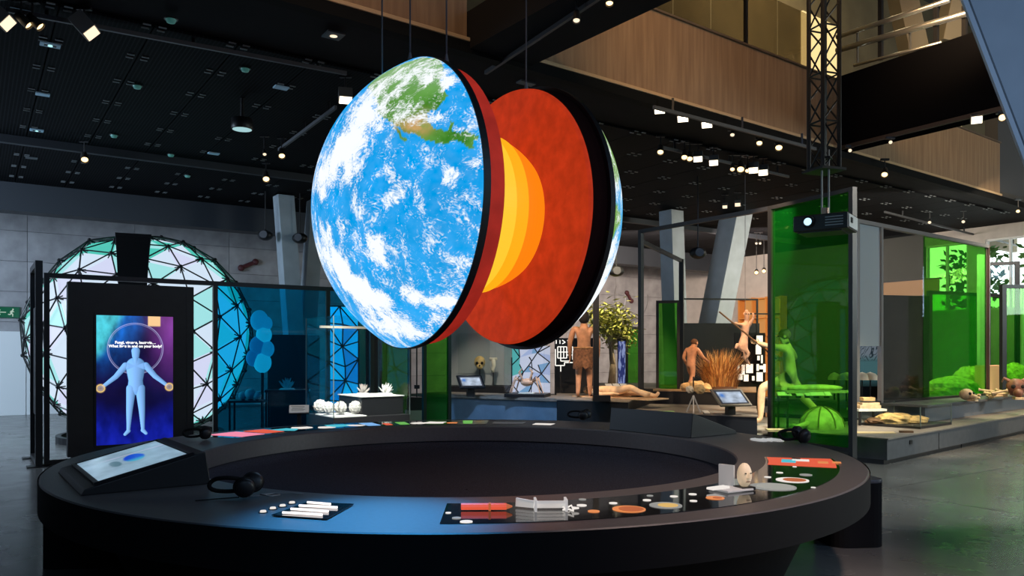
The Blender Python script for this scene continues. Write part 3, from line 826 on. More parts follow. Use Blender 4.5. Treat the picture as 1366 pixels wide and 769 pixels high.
# headphones
def headphones(px, py, rz, label, s=1.0, cable=True):
    o = on_table('headphones', label, 'headphones', px, py, rz, 'headphones on the ring table', 0.0)
    pts = [(0.085 * math.cos(a_) - 0.07, 0.012 * math.sin(3 * a_), 0.045 + 0.065 * math.sin(a_) * 0.55 + 0.02) for a_ in np.linspace(PI * 0.12, PI * 1.88, 22)]
    MB().tube([(x_ * s, (y_ + 0.0) * s, max(0.016, z_ * s)) for x_, y_, z_ in pts], 0.011 * s, 8).build('headband', BLACKF, o, smooth=True)
    for k, (cx, cyy, cz, ti) in enumerate(((0.025, -0.045, 0.055, 0.25), (0.045, 0.05, 0.07, -0.35))):
        M_ = Matrix.Translation((cx * s, cyy * s, cz * s)) @ Matrix.Rotation(PI / 2 + ti, 4, 'X') @ Matrix.Rotation(0.2, 4, 'Y') @ Matrix.Scale(s, 4)
        e = MB().lathe([(0.001, 0.028), (0.035, 0.026), (0.048, 0.012), (0.05, 0)], 22, M_).build('ear_cup', BLACK, o, smooth=True)
        MB().lathe([(0.05, 0), (0.055, -0.010), (0.045, -0.024), (0.022, -0.018), (0.001, -0.012)], 22, M_).build('cushion', BLACKF, e, smooth=True)
    if cable:
        MB().tube([(0.05, -0.05, 0.01), (0.10, -0.03, 0.012), (0.17, 0.03, 0.012), (0.21, 0.0, 0.012), (0.17, -0.05, 0.012), (0.11, -0.03, 0.02), (0.16, 0.05, 0.012), (0.27, 0.06, 0.008), (0.33, 0.045, 0.005)], 0.004, 6).build('cable', mat('grey_cable', (0.22, 0.23, 0.24), 0.35), o, smooth=True)
        MB().tube([(0.0, -0.05, 0.01), (-0.1, -0.06, 0.006), (-0.22, -0.10, 0.005)], 0.004, 6).build('cable', mat('black_cable', (0.01, 0.01, 0.01), 0.4), o)
    return o


headphones(322, 664, 0.1, 'black headphones with a coiled cable on the near left of the ring table', 1.12)
headphones(269, 587, 0.6, 'black headphones on the far left of the ring before the glowing body screen', 1.05, False)
headphones(776, 561, -0.3, 'black headphones at the far side of the ring below the headless statue', 1.1, False)
headphones(1064, 592, 0.3, 'black headphones on the far right of the ring below the tall green pane', 1.25, False)


# wedge-shaped screen consoles
def console(deg, r, label, fn, w_=1.06, d_=0.66, h1=0.20):
    p = TC + rp(r, deg)
    o = thing('screen_console', label, 'console', p, math.radians(deg))      # local x points outward
    x0, x1 = -d_ / 2, d_ / 2
    m = MB(); pr = [(x0 - 0.03, 0), (x1 + 0.02, 0), (x1, 0.035), (x0, h1)]
    vs = [(x, -w_ / 2, z) for x, z in pr] + [(x, w_ / 2, z) for x, z in pr]
    m.add(vs, [(0, 1, 2, 3), (7, 6, 5, 4), (0, 4, 5, 1), (1, 5, 6, 2), (2, 6, 7, 3), (3, 7, 4, 0)])
    b = m.build('body', BLACK, o, bevel=0.006)
    sl = math.atan2(h1 - 0.035, d_); L = math.hypot(d_, h1 - 0.035)
    # slope frame: picture x runs along -y tangentially, picture up runs inward and up
    sc_ = picture('screen', 120, 60, w_ * 0.86, L * 0.74, fn, vcol_emit('console_print', 0.9), o)
    X = Vector((0, 1, 0)); Zp = Vector((-math.cos(sl), 0, math.sin(sl))); Yp = Zp.cross(X)   # columns X, Y(normal back), Z
    ML = Matrix.Translation(Vector((0.0, 0, (h1 + 0.035) / 2)) - Yp * 0.006) @ Matrix((X, Yp, Zp)).transposed().to_4x4()
    sc_.matrix_local = ML
    fr = MB(); a, c = w_ * 0.445, L * 0.40
    for (cx, cz, sx_, sz_) in ((0, c, 2 * a + .02, 0.02), (0, -c, 2 * a + .02, 0.02), (a, 0, 0.02, 2 * c), (-a, 0, 0.02, 2 * c)):
        fr.box((cx, 0, cz), (sx_, 0.012, sz_))
    f = fr.build('bezel', BLACKM, o); f.matrix_local = ML
    return o


def scr1(x, y):
    g = np.tile(lin(150, 182, 205), (len(x), 1)); g *= (0.86 + 0.2 * fbm(x, y, 5, 3, 2.0))[:, None]
    e = ((x - 0.47 + (y - .55) * .1) / 0.17) ** 2 + ((y - 0.56) / 0.13) ** 2
    k = sm(1.05, 0.75, e)[:, None]; c = lin(20, 70, 205) * (1 - sm(.45, .62, x))[:, None] + lin(70, 170, 200) * sm(.45, .62, x)[:, None]
    g = g * (1 - k) + c * k
    e2 = ((x - 0.52) / 0.14) ** 2 + ((y - 0.32) / 0.07) ** 2; k = sm(1.1, .6, e2)[:, None] * .8
    g = g * (1 - k) + lin(70, 110, 125) * k
    k = sm(.03, .0, np.abs(x - 0.27 - (y - .5) * .03))[:, None] * .5 * sm(.1, .4, y)[:, None]; g = g * (1 - k) + lin(205, 200, 235) * k
    return g


console(-144.0, 2.57, 'low black wedge console with a pale map screen at the near left of the ring', scr1)
console(37.5, 2.56, 'black wedge console seen from behind at the far right of the ring', scr1, 1.10, 0.66, 0.235)


# stools tucked round the table
def stool(x, y, rz, label, h=0.45, w_=0.52, d_=0.40):
    o = thing('stool', label, 'stool', (x, y, 0), rz, 'black stools round the ring table')
    q = []
    for (cx, cyy, a0) in ((1, 1, 0), (-1, 1, 90), (-1, -1, 180), (1, -1, 270)):
        for k in range(6):
            a = math.radians(a0 + 18 * k); q.append((cx * (w_ / 2 - 0.12) + 0.12 * math.cos(a), cyy * (d_ / 2 - 0.12) + 0.12 * math.sin(a)))
    MB().prism(q, 0.0, h - 0.03).build('body', BLACKF, o); MB().prism([(a * 1.01, b * 1.01) for a, b in q], h - 0.03, h).build('seat', mat('stool_top', (0.10, 0.10, 0.11), 0.45), o, bevel=0.008)


stool(-3.28, 6.05, 0.1, 'black block stool standing at the left edge of the ring table')
stool(-3.02, 6.52, 0.5, 'black block stool half hidden behind the left edge stool')
stool(2.86, 6.72, 0.1, 'black block stool under the right edge of the ring table', 0.56, 0.46, 0.46)
o = MB().box((0, 0, 0), (0.05, 0.06, 0.05)).build('socket_box', BLACK, loc=TC + Vector((RO * math.cos(math.radians(-166)) - 0.02, RO * math.sin(math.radians(-166)), 0.66)))
tag(o, 'tiny black socket box on the outer left edge of the ring table', 'socket')

# ================================================================== SPLIT GLOBE
GA = 0.63; GN = Vector((math.cos(GA), math.sin(GA), 0)); GT = Vector((math.sin(GA), -math.cos(GA), 0)); GR = 1.19; GB = 0.705
G1 = Vector((-0.854, 6.6, 2.842))
gl_ = thing('split_globe', 'huge glowing earth globe split open to show its red mantle and yellow core', 'globe', G1)
# local frame: x along the axis n, y = -t (away), z up -> lathe about x
LM = Matrix((GN, -GT, Vector((0, 0, 1)))).transposed().to_4x4()
LZ = LM @ Matrix(((0, 0, 1, 0), (1, 0, 0, 0), (0, 1, 0, 0), (0, 0, 0, 1)))     # lathe z -> axis n
GAP = 1.22
RS = (GR * GR + GB * GB) / (2 * GB); AM = math.asin(GR / RS)
land = [([(-0.002, 0.721), (0.28, 0.533), (0.354, 0.408), (0.397, 0.356), (0.47, 0.332), (0.563, 0.292), (0.631, 0.256), (0.691, 0.222), (0.751, 0.219), (0.801, 0.227), (0.779, 0.272), (0.729, 0.296), (0.685, 0.351), (0.679, 0.401), (0.703, 0.446), (0.722, 0.482), (0.746, 0.517), (0.694, 0.577), (0.647, 0.624), (0.60, 0.74), (0.50, 0.86), (0.297, 0.95), (0.211, 0.90), (0.03, 0.82)]),
        [(0.689, 0.23), (0.788, 0.217), (0.859, 0.233), (0.937, 0.186), (0.95, 0.261), (0.878, 0.294), (0.86, 0.271), (0.826, 0.277), (0.817, 0.34), (0.796, 0.347), (0.803, 0.279), (0.767, 0.252)],
        [(0.478, 0.322), (0.524, 0.298), (0.607, 0.238), (0.587, 0.232), (0.52, 0.275)]]
blobs = [(0.22, 0.313, 0.14, 0.85), (0.254, 0.121, 0.088, 0.8), (0.131, 0.221, 0.105, 0.7), (0.077, 0.17, 0.109, 0.8), (0.248, 0.424, 0.102, 0.7), (0.123, 0.557, 0.12, 0.5), (-0.01, 0.065, 0.112, 0.7), (0.508, 0.396, 0.094, 0.75), (0.287, 0.629, 0.198, 0.6), (0.599, 0.668, 0.09, 0.75), (0.686, 0.632, 0.065, 0.7), (0.398, 0.785, 0.168, 0.5), (0.371, 0.416, 0.058, 0.6), (0.72, 0.364, 0.047, 0.7), (0.84, 0.024, 0.044, 0.75), (0.828, -0.039, 0.036, 0.6), (0.938, 0.094, 0.028, 0.5), (0.836, 0.317, 0.026, 0.5), (0.599, -0.049, 0.053, 0.5), (0.311, -0.097, 0.08, 0.45), (0.517, -0.092, 0.054, 0.5), (0.024, -0.357, 0.088, 0.8), (0.017, -0.442, 0.105, 1), (0.083, -0.529, 0.099, 1.1), (0.175, -0.585, 0.09, 1.2), (0.254, -0.619, 0.065, 1.1), (0.366, -0.326, 0.072, 0.9), (0.38, -0.397, 0.05, 0.6), (0.522, -0.358, 0.04, 0.5), (0.426, -0.591, 0.036, 0.8), (0.498, -0.644, 0.038, 1), (0.566, -0.686, 0.039, 1), (0.652, -0.691, 0.046, 1), (-0.007, -0.741, 0.12, 0.6), (0.148, -0.815, 0.129, 0.75), (0.289, -0.871, 0.092, 0.7), (0.181, -0.727, 0.07, 0.5), (0.459, -0.808, 0.06, 0.4), (-0.115, -0.259, 0.113, 0.7), (0.002, -0.232, 0.064, 0.5), (0.635, 0.087, 0.026, 0.4), (0.667, 0.148, 0.021, 0.4), (0.692, 0.187, 0.024, 0.5), (0.421, 0.331, 0.039, 0.6), (0.422, 0.222, 0.024, 0.35), (-0.25, 0.2, 0.2, .7), (-0.4, -0.3, 0.2, .7), (-0.5, .4, .2, .6)]


def inpoly(x, y, P):
    ins = np.zeros(len(x), bool); n = len(P)
    for i in range(n):
        x1, y1 = P[i]; x2, y2 = P[(i + 1) % n]
        c = ((y1 > y) != (y2 > y))
        with np.errstate(divide='ignore', invalid='ignore'):
            xx = (x2 - x1) * (y - y1) / (y2 - y1) + x1
        ins ^= c & (x < xx)
    return ins


def earth_dome(name, sgn, off, chart_cols, NR=150, NP=420):
    rho = np.linspace(0.0, 1.0, NR); ph = np.linspace(0, 2 * PI, NP, endpoint=False)
    rg, pg = np.meshgrid(rho, ph, indexing='ij'); rg = rg.ravel(); pg = pg.ravel()
    th = rg * AM; rad = RS * np.sin(th); h = RS * np.cos(th) - (RS - GB)
    t_, u_ = rad * np.cos(pg), rad * np.sin(pg)
    ax = off + sgn * h
    P = np.outer(ax, GN) + np.outer(t_, GT) + np.outer(u_, (0, 0, 1))
    idx = np.arange(NR * NP).reshape(NR, NP); nx = np.roll(idx, -1, 1)
    q = np.stack([idx[:-1], idx[1:], nx[1:], nx[:-1]], -1).reshape(-1, 4)
    if sgn > 0:
        q = q[:, ::-1]
    me = bpy.data.meshes.new(name); me.from_pydata(P.tolist(), [], q.tolist())
    cx, cyy = rg * np.cos(pg), rg * np.sin(pg)
    col, cld = chart_cols(cx, cyy)
    ca = me.color_attributes.new('Col', 'FLOAT_COLOR', 'POINT'); ca.data.foreach_set('color', np.concatenate([col, np.ones((len(col), 1))], 1).astype(np.float32).ravel())
    cb = me.attributes.new('cloud', 'FLOAT', 'POINT'); cb.data.foreach_set('value', cld.astype(np.float32))
    cv = me.attributes.new('chart', 'FLOAT_VECTOR', 'POINT'); cv.data.foreach_set('vector', np.stack([cx, cyy, np.zeros_like(cx)], -1).astype(np.float32).ravel())
    me.polygons.foreach_set('use_smooth', [True] * len(me.polygons))
    return me


def chart_left(x, y):
    wx = x + 0.022 * fbm(x, y, 14, 3, 1.0); wy = y + 0.022 * fbm(x, y, 14, 3, 5.0)
    n = len(x)
    L = np.zeros(n)
    for P in land:
        L = np.maximum(L, inpoly(wx, wy, P).astype(float))
    f1 = fbm(x, y, 6, 4, 3.0)[:, None]; f2 = fbm(x, y, 22, 3, 8.0)[:, None]
    oc = lin(34, 160, 234) * (1 + 0.12 * f1) + 0.03 * f2
    oc = oc * (1 - 0.15 * sm(0.2, -0.6, y)[:, None]) + lin(70, 175, 235) * 0.18 * sm(0.1, -0.7, y)[:, None]
    gr = lin(92, 150, 62) * (1 + .25 * f1); dg = lin(52, 122, 26); tan = lin(196, 158, 98)
    kt = (np.exp(-(((x - 0.64) / 0.07) ** 2 + ((y - 0.33) / 0.07) ** 2)) + 0.6 * np.exp(-(((x - 0.53) / 0.08) ** 2 + ((y - 0.32) / 0.03) ** 2)))[:, None]
    kt = np.clip(kt * (1 + f2), 0, 1)
    kg = (np.exp(-(((x - 0.68) / 0.09) ** 2 + ((y - 0.46) / 0.07) ** 2)) + np.exp(-(((x - 0.84) / 0.12) ** 2 + ((y - 0.25) / 0.06) ** 2)) + np.exp(-(((x - 0.58) / 0.10) ** 2 + ((y - 0.28) / 0.02) ** 2)))[:, None]
    kg = np.clip(kg * (1 + f2), 0, 1)
    ld = gr * (1 - kg) + dg * kg; ld = ld * (1 - kt) + tan * kt
    pale = lin(150, 190, 140); kp = sm(0.45, 0.8, y)[:, None] * .55; ld = ld * (1 - kp) + pale * kp
    col = oc * (1 - L[:, None]) + ld * L[:, None]
    c = np.full(n, 0.14) + .10 * sm(.2, -.4, y) - .05 * L
    bx = x + 0.03 * fbm(x, y, 9, 3, 11.0); by = y + 0.03 * fbm(x, y, 9, 3, 17.0)
    for (a, b, r, s) in blobs:
        c += s * .86 * np.exp(-(((bx - a) ** 2 + (by - b) ** 2) / (r * r)) ** 1.3 * 1.1) * 0.85
    return col, np.clip(c, 0, 1.6)


def chart_right(x, y):
    f1 = fbm(x, y, 3.0, 4, 21.0); L = sm(0.02, 0.10, f1 + 0.35 * np.exp(-((y - 0.35) / 0.25) ** 2) - 0.12)[:, None]
    col = lin(60, 170, 230) * (1 - L) + lin(110, 160, 60) * L
    return col, np.clip(0.25 + 0.5 * fbm(x, y, 4, 3, 4.0) + 0.5 * sm(-.1, -.5, y), 0, 1)


def earth_mat():
    m = bpy.data.materials.new('backlit_earth_print'); m.use_nodes = True
    nt = m.node_tree; b = nt.nodes['Principled BSDF']; N = nt.nodes.new; Lk = nt.links.new
    b.inputs['Base Color'].default_value = (0.02, 0.02, 0.02, 1); b.inputs['Roughness'].default_value = 0.5
    col = N('ShaderNodeAttribute'); col.attribute_name = 'Col'
    cd = N('ShaderNodeAttribute'); cd.attribute_name = 'cloud'
    ch = N('ShaderNodeAttribute'); ch.attribute_name = 'chart'
    w1 = N('ShaderNodeTexNoise'); w1.inputs['Scale'].default_value = 4; w1.inputs['Detail'].default_value = 4
    Lk(ch.outputs['Vector'], w1.inputs['Vector'])
    wa = N('ShaderNodeVectorMath'); wa.operation = 'SCALE'; wa.inputs['Scale'].default_value = 0.22
    Lk(w1.outputs['Color'], wa.inputs[0])
    ad = N('ShaderNodeVectorMath'); Lk(ch.outputs['Vector'], ad.inputs[0]); Lk(wa.outputs[0], ad.inputs[1])
    mp = N('ShaderNodeMapping'); mp.inputs['Scale'].default_value = (1.0, 0.5, 1); mp.inputs['Rotation'].default_value = (0, 0, 0.35)
    Lk(ad.outputs[0], mp.inputs[0])
    n1 = N('ShaderNodeTexNoise'); n1.inputs['Scale'].default_value = 13; n1.inputs['Detail'].default_value = 9; n1.inputs['Roughness'].default_value = 0.64
    Lk(mp.outputs[0], n1.inputs['Vector'])
    n2 = N('ShaderNodeTexNoise'); n2.inputs['Scale'].default_value = 85; n2.inputs['Detail'].default_value = 3
    Lk(ad.outputs[0], n2.inputs['Vector'])
    mx = N('ShaderNodeMath'); mx.operation = 'MULTIPLY_ADD'; mx.inputs[1].default_value = 0.85
    n1b = N('ShaderNodeMath'); n1b.operation = 'MULTIPLY_ADD'; n1b.inputs[1].default_value = 1.7; n1b.inputs[2].default_value = -0.35
    Lk(n1.outputs['Fac'], n1b.inputs[0]); Lk(n2.outputs['Fac'], mx.inputs[0]); Lk(n1b.outputs[0], mx.inputs[2])          # 0..~1.5, mean .77
    sm_ = N('ShaderNodeMath'); sm_.operation = 'MULTIPLY_ADD'; sm_.inputs[1].default_value = 0.62
    Lk(cd.outputs['Fac'], sm_.inputs[0]); Lk(mx.outputs[0], sm_.inputs[2])
    mr = N('ShaderNodeMapRange'); mr.interpolation_type = 'SMOOTHSTEP'
    mr.inputs['From Min'].default_value = 1.06; mr.inputs['From Max'].default_value = 1.46
    Lk(sm_.outputs[0], mr.inputs['Value'])
    mix = N('ShaderNodeMix'); mix.data_type = 'RGBA'
    Lk(mr.outputs[0], mix.inputs['Factor']); Lk(col.outputs['Color'], mix.inputs[6]); mix.inputs[7].default_value = (0.93, 0.97, 1.0, 1)
    Lk(mix.outputs[2], b.inputs['Emission Color']); b.inputs['Emission Strength'].default_value = 1.05
    return m


EARTH = earth_mat()
for (nm, sg, off, fn, NR, NP) in (('earth_dome', -1, -0.058, chart_left, 170, 460), ('earth_dome', 1, GAP, chart_right, 60, 180)):
    me = earth_dome(nm, sg, off, fn, NR, NP); me.materials.append(EARTH); inst(nm, me, gl_)


def lz(prof, n=96):
    return MB().lathe(prof, n, LZ)


FELT = mat('crust_maroon', (0.030, 0.007, 0.006), 0.9, spec=0.1)
RIMM = mat('rim_black', (0.010, 0.010, 0.012), 0.5)
MANT = mat('mantle_glow', (0.16, 0.016, 0.006), 0.8, emit=(0.40, 0.027, 0.006), es=1.0, nscale=9, namt=0.3, emitvar=0.16)
MANTD = mat('mantle_cloth', (0.20, 0.016, 0.010), 0.8, emit=(0.30, 0.016, 0.009), es=1.0, nscale=4, namt=0.2, emitvar=0.25)
lz([(GR - 0.02, -0.06), (GR + 0.008, -0.06), (GR + 0.008, 0.0), (1.10, 0.0)]).build('rim', RIMM, gl_, smooth=False)
lz([(1.155, -0.005), (1.155, 0.15), (1.10, 0.15), (0.4, 0.15)]).build('mantle_drum', MANTD, gl_)
lz([(GR - 0.02, GAP), (GR + 0.008, GAP), (GR + 0.008, GAP - 0.05), (1.12, GAP - 0.05)]).build('rim', RIMM, gl_)
lz([(1.165, GAP - 0.05), (1.150, GAP - 0.20)]).build('crust_band', FELT, gl_)
lz([(1.150, GAP - 0.19), (1.145, GAP - 0.215), (1.128, GAP - 0.23), (0.4, GAP - 0.23)]).build('mantle_drum', MANT, gl_)
mid = (0.15 + GAP - 0.2) / 2; half = GAP - 0.2 - mid


def band(a, b, m_, k):
    pr = []
    for i in range(7):
        q = a + (b - a) * i / 6; pr.append((math.sqrt(0.70 ** 2 - min(q * q, 0.4)) + k, mid + q))
    pr = [(pr[0][0] - 0.03, pr[0][1])] + pr + [(pr[-1][0] - 0.03, pr[-1][1])]
    return pr, m_


segs = [(-half, -0.24, 'o', 0.0), (-0.24, -0.12, 'a', 0.008), (-0.12, 0.0, 'y', 0.016), (0.0, 0.14, 'a', 0.006), (0.14, half, 'o', -0.004)]
CM = {'o': emis('core_orange', (1.0, 0.235, 0.004), 0.98), 'a': emis('core_amber', (1.0, 0.44, 0.008), 1.0), 'y': emis('core_yellow', (1.0, 0.60, 0.03), 1.0)}
first = None
for (a, b, k, e) in segs:
    pr, m_ = band(a, b, CM[k], e)
    if first is None:
        first = lz(pr, 80).build('core', m_, gl_, smooth=False)
    else:
        lz(pr, 80).build('core_layer', m_, first, smooth=False)
for (px, y1, axo, ang) in ((511, 97, -0.14, None), (572, 72, 0.0, None), (659, 137, 0.0, 'n'), (731, 113, GAP, None)):
    if ang == 'n':
        base = GN * 0.10 + GT * 0.42 + Vector((0, 0, math.sqrt(1.15 ** 2 - 0.42 ** 2)))
    elif px == 511:
        base = GN * -0.26 + GT * 0.0 + Vector((0, 0, 0.93))
    else:
        base = GN * axo + Vector((0, 0, GR + 0.0))
    top = base.copy(); top.z = 5.9 - G1.z if px != 511 else 5.45 - G1.z
    if px == 731:
        top.z = 5.45 - G1.z + 0.4
    c = MB().tube([base, top], 0.007, 6).build('suspension_cable', CABLE, gl_)
    MB().tube([base + Vector((0, 0, 0.0)), base + Vector((0, 0, 0.03)), base + Vector((0, 0, 0.10))], [0.012, 0.022, 0.008], 10).build('cable_fitting', GREYM, c)

# ================================================================== LEFT: FRAMES, SCREEN, DOME
FA = Vector((-6.68, 11.3, 0)); FS = 0.07


def fpx(px, p0=None, d=None):
    p0 = p0 or (FA.x, FA.y); d = d or (U.x, U.y)
    return hit(px, p0, d)[2]


def pane(o, x0, x1, z0, z1, m_, y=0.0, name='glass_pane'):
    return MB().box(((x0 + x1) / 2, y, (z0 + z1) / 2), (x1 - x0, 0.012, z1 - z0)).build(name, m_, o)


def frame(name, label, cat, loc, rz, xs, z0, z1, panes, sec=FS, foot=True, rails=True):
    """black steel frame: posts at the local x in xs, rails at top and bottom, panes (x0, x1, z0, z1, material)"""
    o = thing(name, label, cat, loc, rz)
    for x in xs:
        p = MB().box((x, 0, (z0 + z1) / 2), (sec, sec, z1 - z0)).build('post', BLACKM, o)
        if foot:
            MB().box((x, 0, z0 + 0.008), (0.22, 0.30, 0.016)).build('foot_plate', BLACKM, p)
    if rails:
        MB().box(((xs[0] + xs[-1]) / 2, 0, z1 - sec / 2), (xs[-1] - xs[0], sec * 0.98, sec)).build('top_rail', BLACKM, o)
        MB().box(((xs[0] + xs[-1]) / 2, 0, z0 + 0.05), (xs[-1] - xs[0], sec * 0.98, 0.06)).build('bottom_rail', BLACKM, o)
    for q in panes:
        pane(o, *q)
    return o


xb = fpx(475)
frame('glass_partition', 'black steel frame with blue glass panes in front of the geodesic dome', 'partition', FA, YAW,
      [0.0, fpx(287), fpx(437), xb + 0.3], 0.0, 2.77, [(fpx(287) + .04, fpx(437) - .04, .1, 2.7, BLUE), (fpx(437) + .04, xb + .26, .1, 2.7, BLUE)])
t = thing('screen_wall', 'tall black panel holding the upright screen with the glowing human figure', 'display', FA, YAW)
x0, x1 = fpx(90), fpx(258)
MB().box(((x0 + x1) / 2, 0.06, 1.38), (x1 - x0, 0.18, 2.56)).build('panel', DARKP, t, bevel=0.005)
MB().box(((x0 + x1) / 2, 0.06, 0.05), (x1 - x0 - 0.1, 0.10, 0.10)).build('plinth', BLACK, t)
MB().box((x1 - 0.1, -0.032, 1.38), (0.012, 0.006, 2.56)).build('panel_joint', BLACK, t)
sx0, sx1 = fpx(128), fpx(230); sw = sx1 - sx0; sh = 1.93; scx = (sx0 + sx1) / 2; scz = 1.215


def body_screen(x, y):
    X = (x - 0.5) * sw; Z = (y - 0.5) * sh
    f = fbm(x, y, 4, 4, 6.0); f2 = fbm(x, y, 9, 4, 2.0)
    g = np.tile(lin(14, 12, 62), (len(x), 1)) * (1 + .4 * f)[:, None]
    k = (sm(.45, .95, y) * sm(.85, .2, x + (1 - y) * .8))[:, None]
    g = g * (1 - k) + (lin(20, 110, 215) * (1 + .6 * f2[:, None])) * k
    k = (sm(.55, 1.0, x) * sm(.35, .95, y))[:, None]
    g = g * (1 - k) + lin(122, 58, 150) * (1 + .4 * f[:, None]) * k
    k = (sm(.28, .0, y + .12 * np.abs(x - .5) * -2) * .95)[:, None]; g = g * (1 - k) + lin(16, 28, 150) * (1 + .5 * f2[:, None]) * k
    kk = sm(.52, .66, 1 - y + x * .75) * sm(.25, .05, x - .0) ; kk = (sm(.16, .0, x - (y - .72) * .9) * sm(.62, .74, y))[:, None]
    g = g * (1 - kk) + lin(70, 190, 205) * (1 + .6 * f2[:, None]) * kk
    k = (sm(.09, .075, np.abs(x - .745)) * sm(.915, .93, y))[:, None]; g = g * (1 - k) + lin(250, 205, 150) * k
    d = np.hypot(X - 0.0, (Z - 0.47)); k = (np.exp(-((d - 0.385) / .0045) ** 2) * .8 + np.exp(-((d - 0.366) / .0035) ** 2) * .5)[:, None]
    g = g * (1 - k) + lin(190, 190, 245) * k
    bd = np.full(len(x), 9.0); lit = np.zeros(len(x))

    def cap(ax_, az, bx, bz, r0, r1):
        nonlocal bd, lit
        dx, dz = bx - ax_, bz - az
        t_ = np.clip(((X - ax_) * dx + (Z - az) * dz) / (dx * dx + dz * dz), 0, 1)
        qx = X - ax_ - t_ * dx; r = r0 + (r1 - r0) * t_
        e = np.hypot(qx, Z - az - t_ * dz) / r
        lit = np.where(e < bd, -qx / r, lit); bd = np.minimum(bd, e)
    cap(0, .435, 0, .36, .060, .050); cap(0, .33, 0, .25, .034, .040)
    cap(-.10, .205, .10, .205, .060, .060); cap(0, .20, 0, -.02, .138, .098); cap(0, -.04, 0, -.12, .102, .112)
    for s_ in (-1, 1):
        cap(s_ * .14, .215, s_ * .27, .05, .048, .037); cap(s_ * .27, .05, s_ * .455, -.105, .037, .023)
        cap(s_ * .062, -.13, s_ * .085, -.45, .068, .045); cap(s_ * .085, -.45, s_ * .10, -.75, .045, .025)
        cap(s_ * .10, -.77, s_ * .145, -.82, .030, .022)
    k = sm(1.04, .92, bd)[:, None]
    g = g * (1 - k) + (lin(120, 178, 245) * (1 + .55 * lit)[:, None] + lin(60, 60, 60) * sm(.9, .3, bd)[:, None]) * k
    for s_ in (-1, 1):
        d = np.hypot(X - s_ * .475, Z + .12); k = (np.exp(-((d - .052) / .011) ** 2))[:, None]; g = g * (1 - k) + lin(245, 205, 130) * k
        k = sm(.045, .035, d)[:, None]; g = g * (1 - k) + lin(165, 150, 150) * (0.6 + (d / .04)[:, None] * .5) * k
    return g


MB().box((scx, -0.034, scz), (sw + 0.05, 0.02, sh + 0.05)).build('screen_frame', BLACK, t)
sc_ = picture('screen', 230, 410, sw, sh, body_screen, vcol_emit('body_print', 1.0), t, (scx, -0.047, scz))
for k, (tx, zz) in enumerate((('Fungi, viruses, bacteria\u2026', 0.545), ('What lives in and on your body?', 0.490))):
    cu = bpy.data.curves.new('caption', 'FONT'); cu.body = tx; cu.align_x = 'CENTER'; cu.size = 0.056; cu.extrude = 0.001
    cu.offset = 0.0022
    cu.materials.append(emis('caption_white', (1, 1, 1), 1.2))
    o = bpy.data.objects.new('caption', cu); C.objects.link(o); o.parent = sc_; o.location = (0, -0.004, zz); o.rotation_euler = (PI / 2, 0, 0)
# the narrow frame standing across the end of it
NP_ = Vector((-6.72, 11.18, 0))
frame('side_frame', 'narrow black steel frame across the left end of the blue glass partition', 'partition', NP_, YAW + PI / 2, [0, 1.15], 0.0, 2.93,
      [(0.04, 1.11, 0.7, 2.3, DARKP)], 0.09)

# geodesic dome
DC = Vector((-7.03, 15.0, 1.90)); DRD = 1.92
dome = thing('geodesic_dome', 'glowing white and teal geodesic dome with black struts behind the black frame', 'dome', (DC.x, DC.y, 0))
bm = bmesh.new(); bmesh.ops.create_icosphere(bm, subdivisions=3, radius=1.0)
bm.transform(Matrix.Rotation(0.35, 4, 'Z') @ Matrix.Rotation(0.55, 4, 'X'))
for v in bm.verts:
    v.co *= 1.0 + 0.018 * math.sin(7 * v.co.x + 5 * v.co.z)
bm.verts.ensure_lookup_table(); bm.faces.ensure_lookup_table(); bm.edges.ensure_lookup_table()
PM = [emis('dome_white', (0.70, 0.84, 1.0), 0.92), emis('dome_ice', (0.42, 0.90, 0.92), 0.85), emis('dome_teal', (0.10, 0.70, 0.58), 0.8), emis('dome_lilac', (0.72, 0.76, 1.0), 0.9)]
rr = random.Random(11); toC = (Vector((0, 0, 1.6)) - DC).normalized()
nP = nS = 0; used = set()
zc = Vector((0, 0, DC.z))
tch = Vector((toC.x, toC.y, 0)).normalized(); rth = Vector((-tch.y, tch.x, 0))
for f in bm.faces:
    c = f.calc_center_median(); cn = c.normalized()
    if c.z * DRD + DC.z < 0.12 or cn.dot(toC) < -0.25:
        continue
    vs = [zc + (c + (v.co - c) * 0.965) * DRD for v in f.verts]
    vi = [zc + (c + (v.co - c) * 0.965) * (DRD - 0.03) for v in f.verts]
    edge = 1 - abs(cn.dot(toC)); z = cn.z
    if (z > 0.74 or (z > 0.4 and edge > 0.5) or edge > 0.72) and rr.random() < 0.85:
        m_ = PM[2] if rr.random() < .7 else PM[1]
    else:
        m_ = rr.choice((PM[0], PM[0], PM[3], PM[1]))
    if nP < 298:
        MB().add(vs + vi, [(0, 1, 2), (5, 4, 3), (0, 3, 4, 1), (1, 4, 5, 2), (2, 5, 3, 0)]).build('light_panel', m_, dome); nP += 1
    for e in f.edges:
        used.add(e.index)
stm = MB().tube([(0, 0, 0), (0, 0, 1)], 0.013, 6).mesh('strut', BLACKM)
nodes = set()
for ei in sorted(used, key=lambda i: -((bm.edges[i].verts[0].co + bm.edges[i].verts[1].co).dot(toC))):
    a, b = (v.co * DRD * 1.034 + zc for v in bm.edges[ei].verts)
    if min(a.z, b.z) < 0.02:
        continue
    d = b - a
    if nS < 298:
        inst('strut', stm, dome, a, d.to_track_quat('Z', 'Y').to_euler(), (1, 1, d.length)); nS += 1
    for v in bm.edges[ei].verts:
        nodes.add(v.index)
ndm = MB().ball((0, 0, 0), 0.036, 8, 6).mesh('node', BLACKM)
inner = MB()
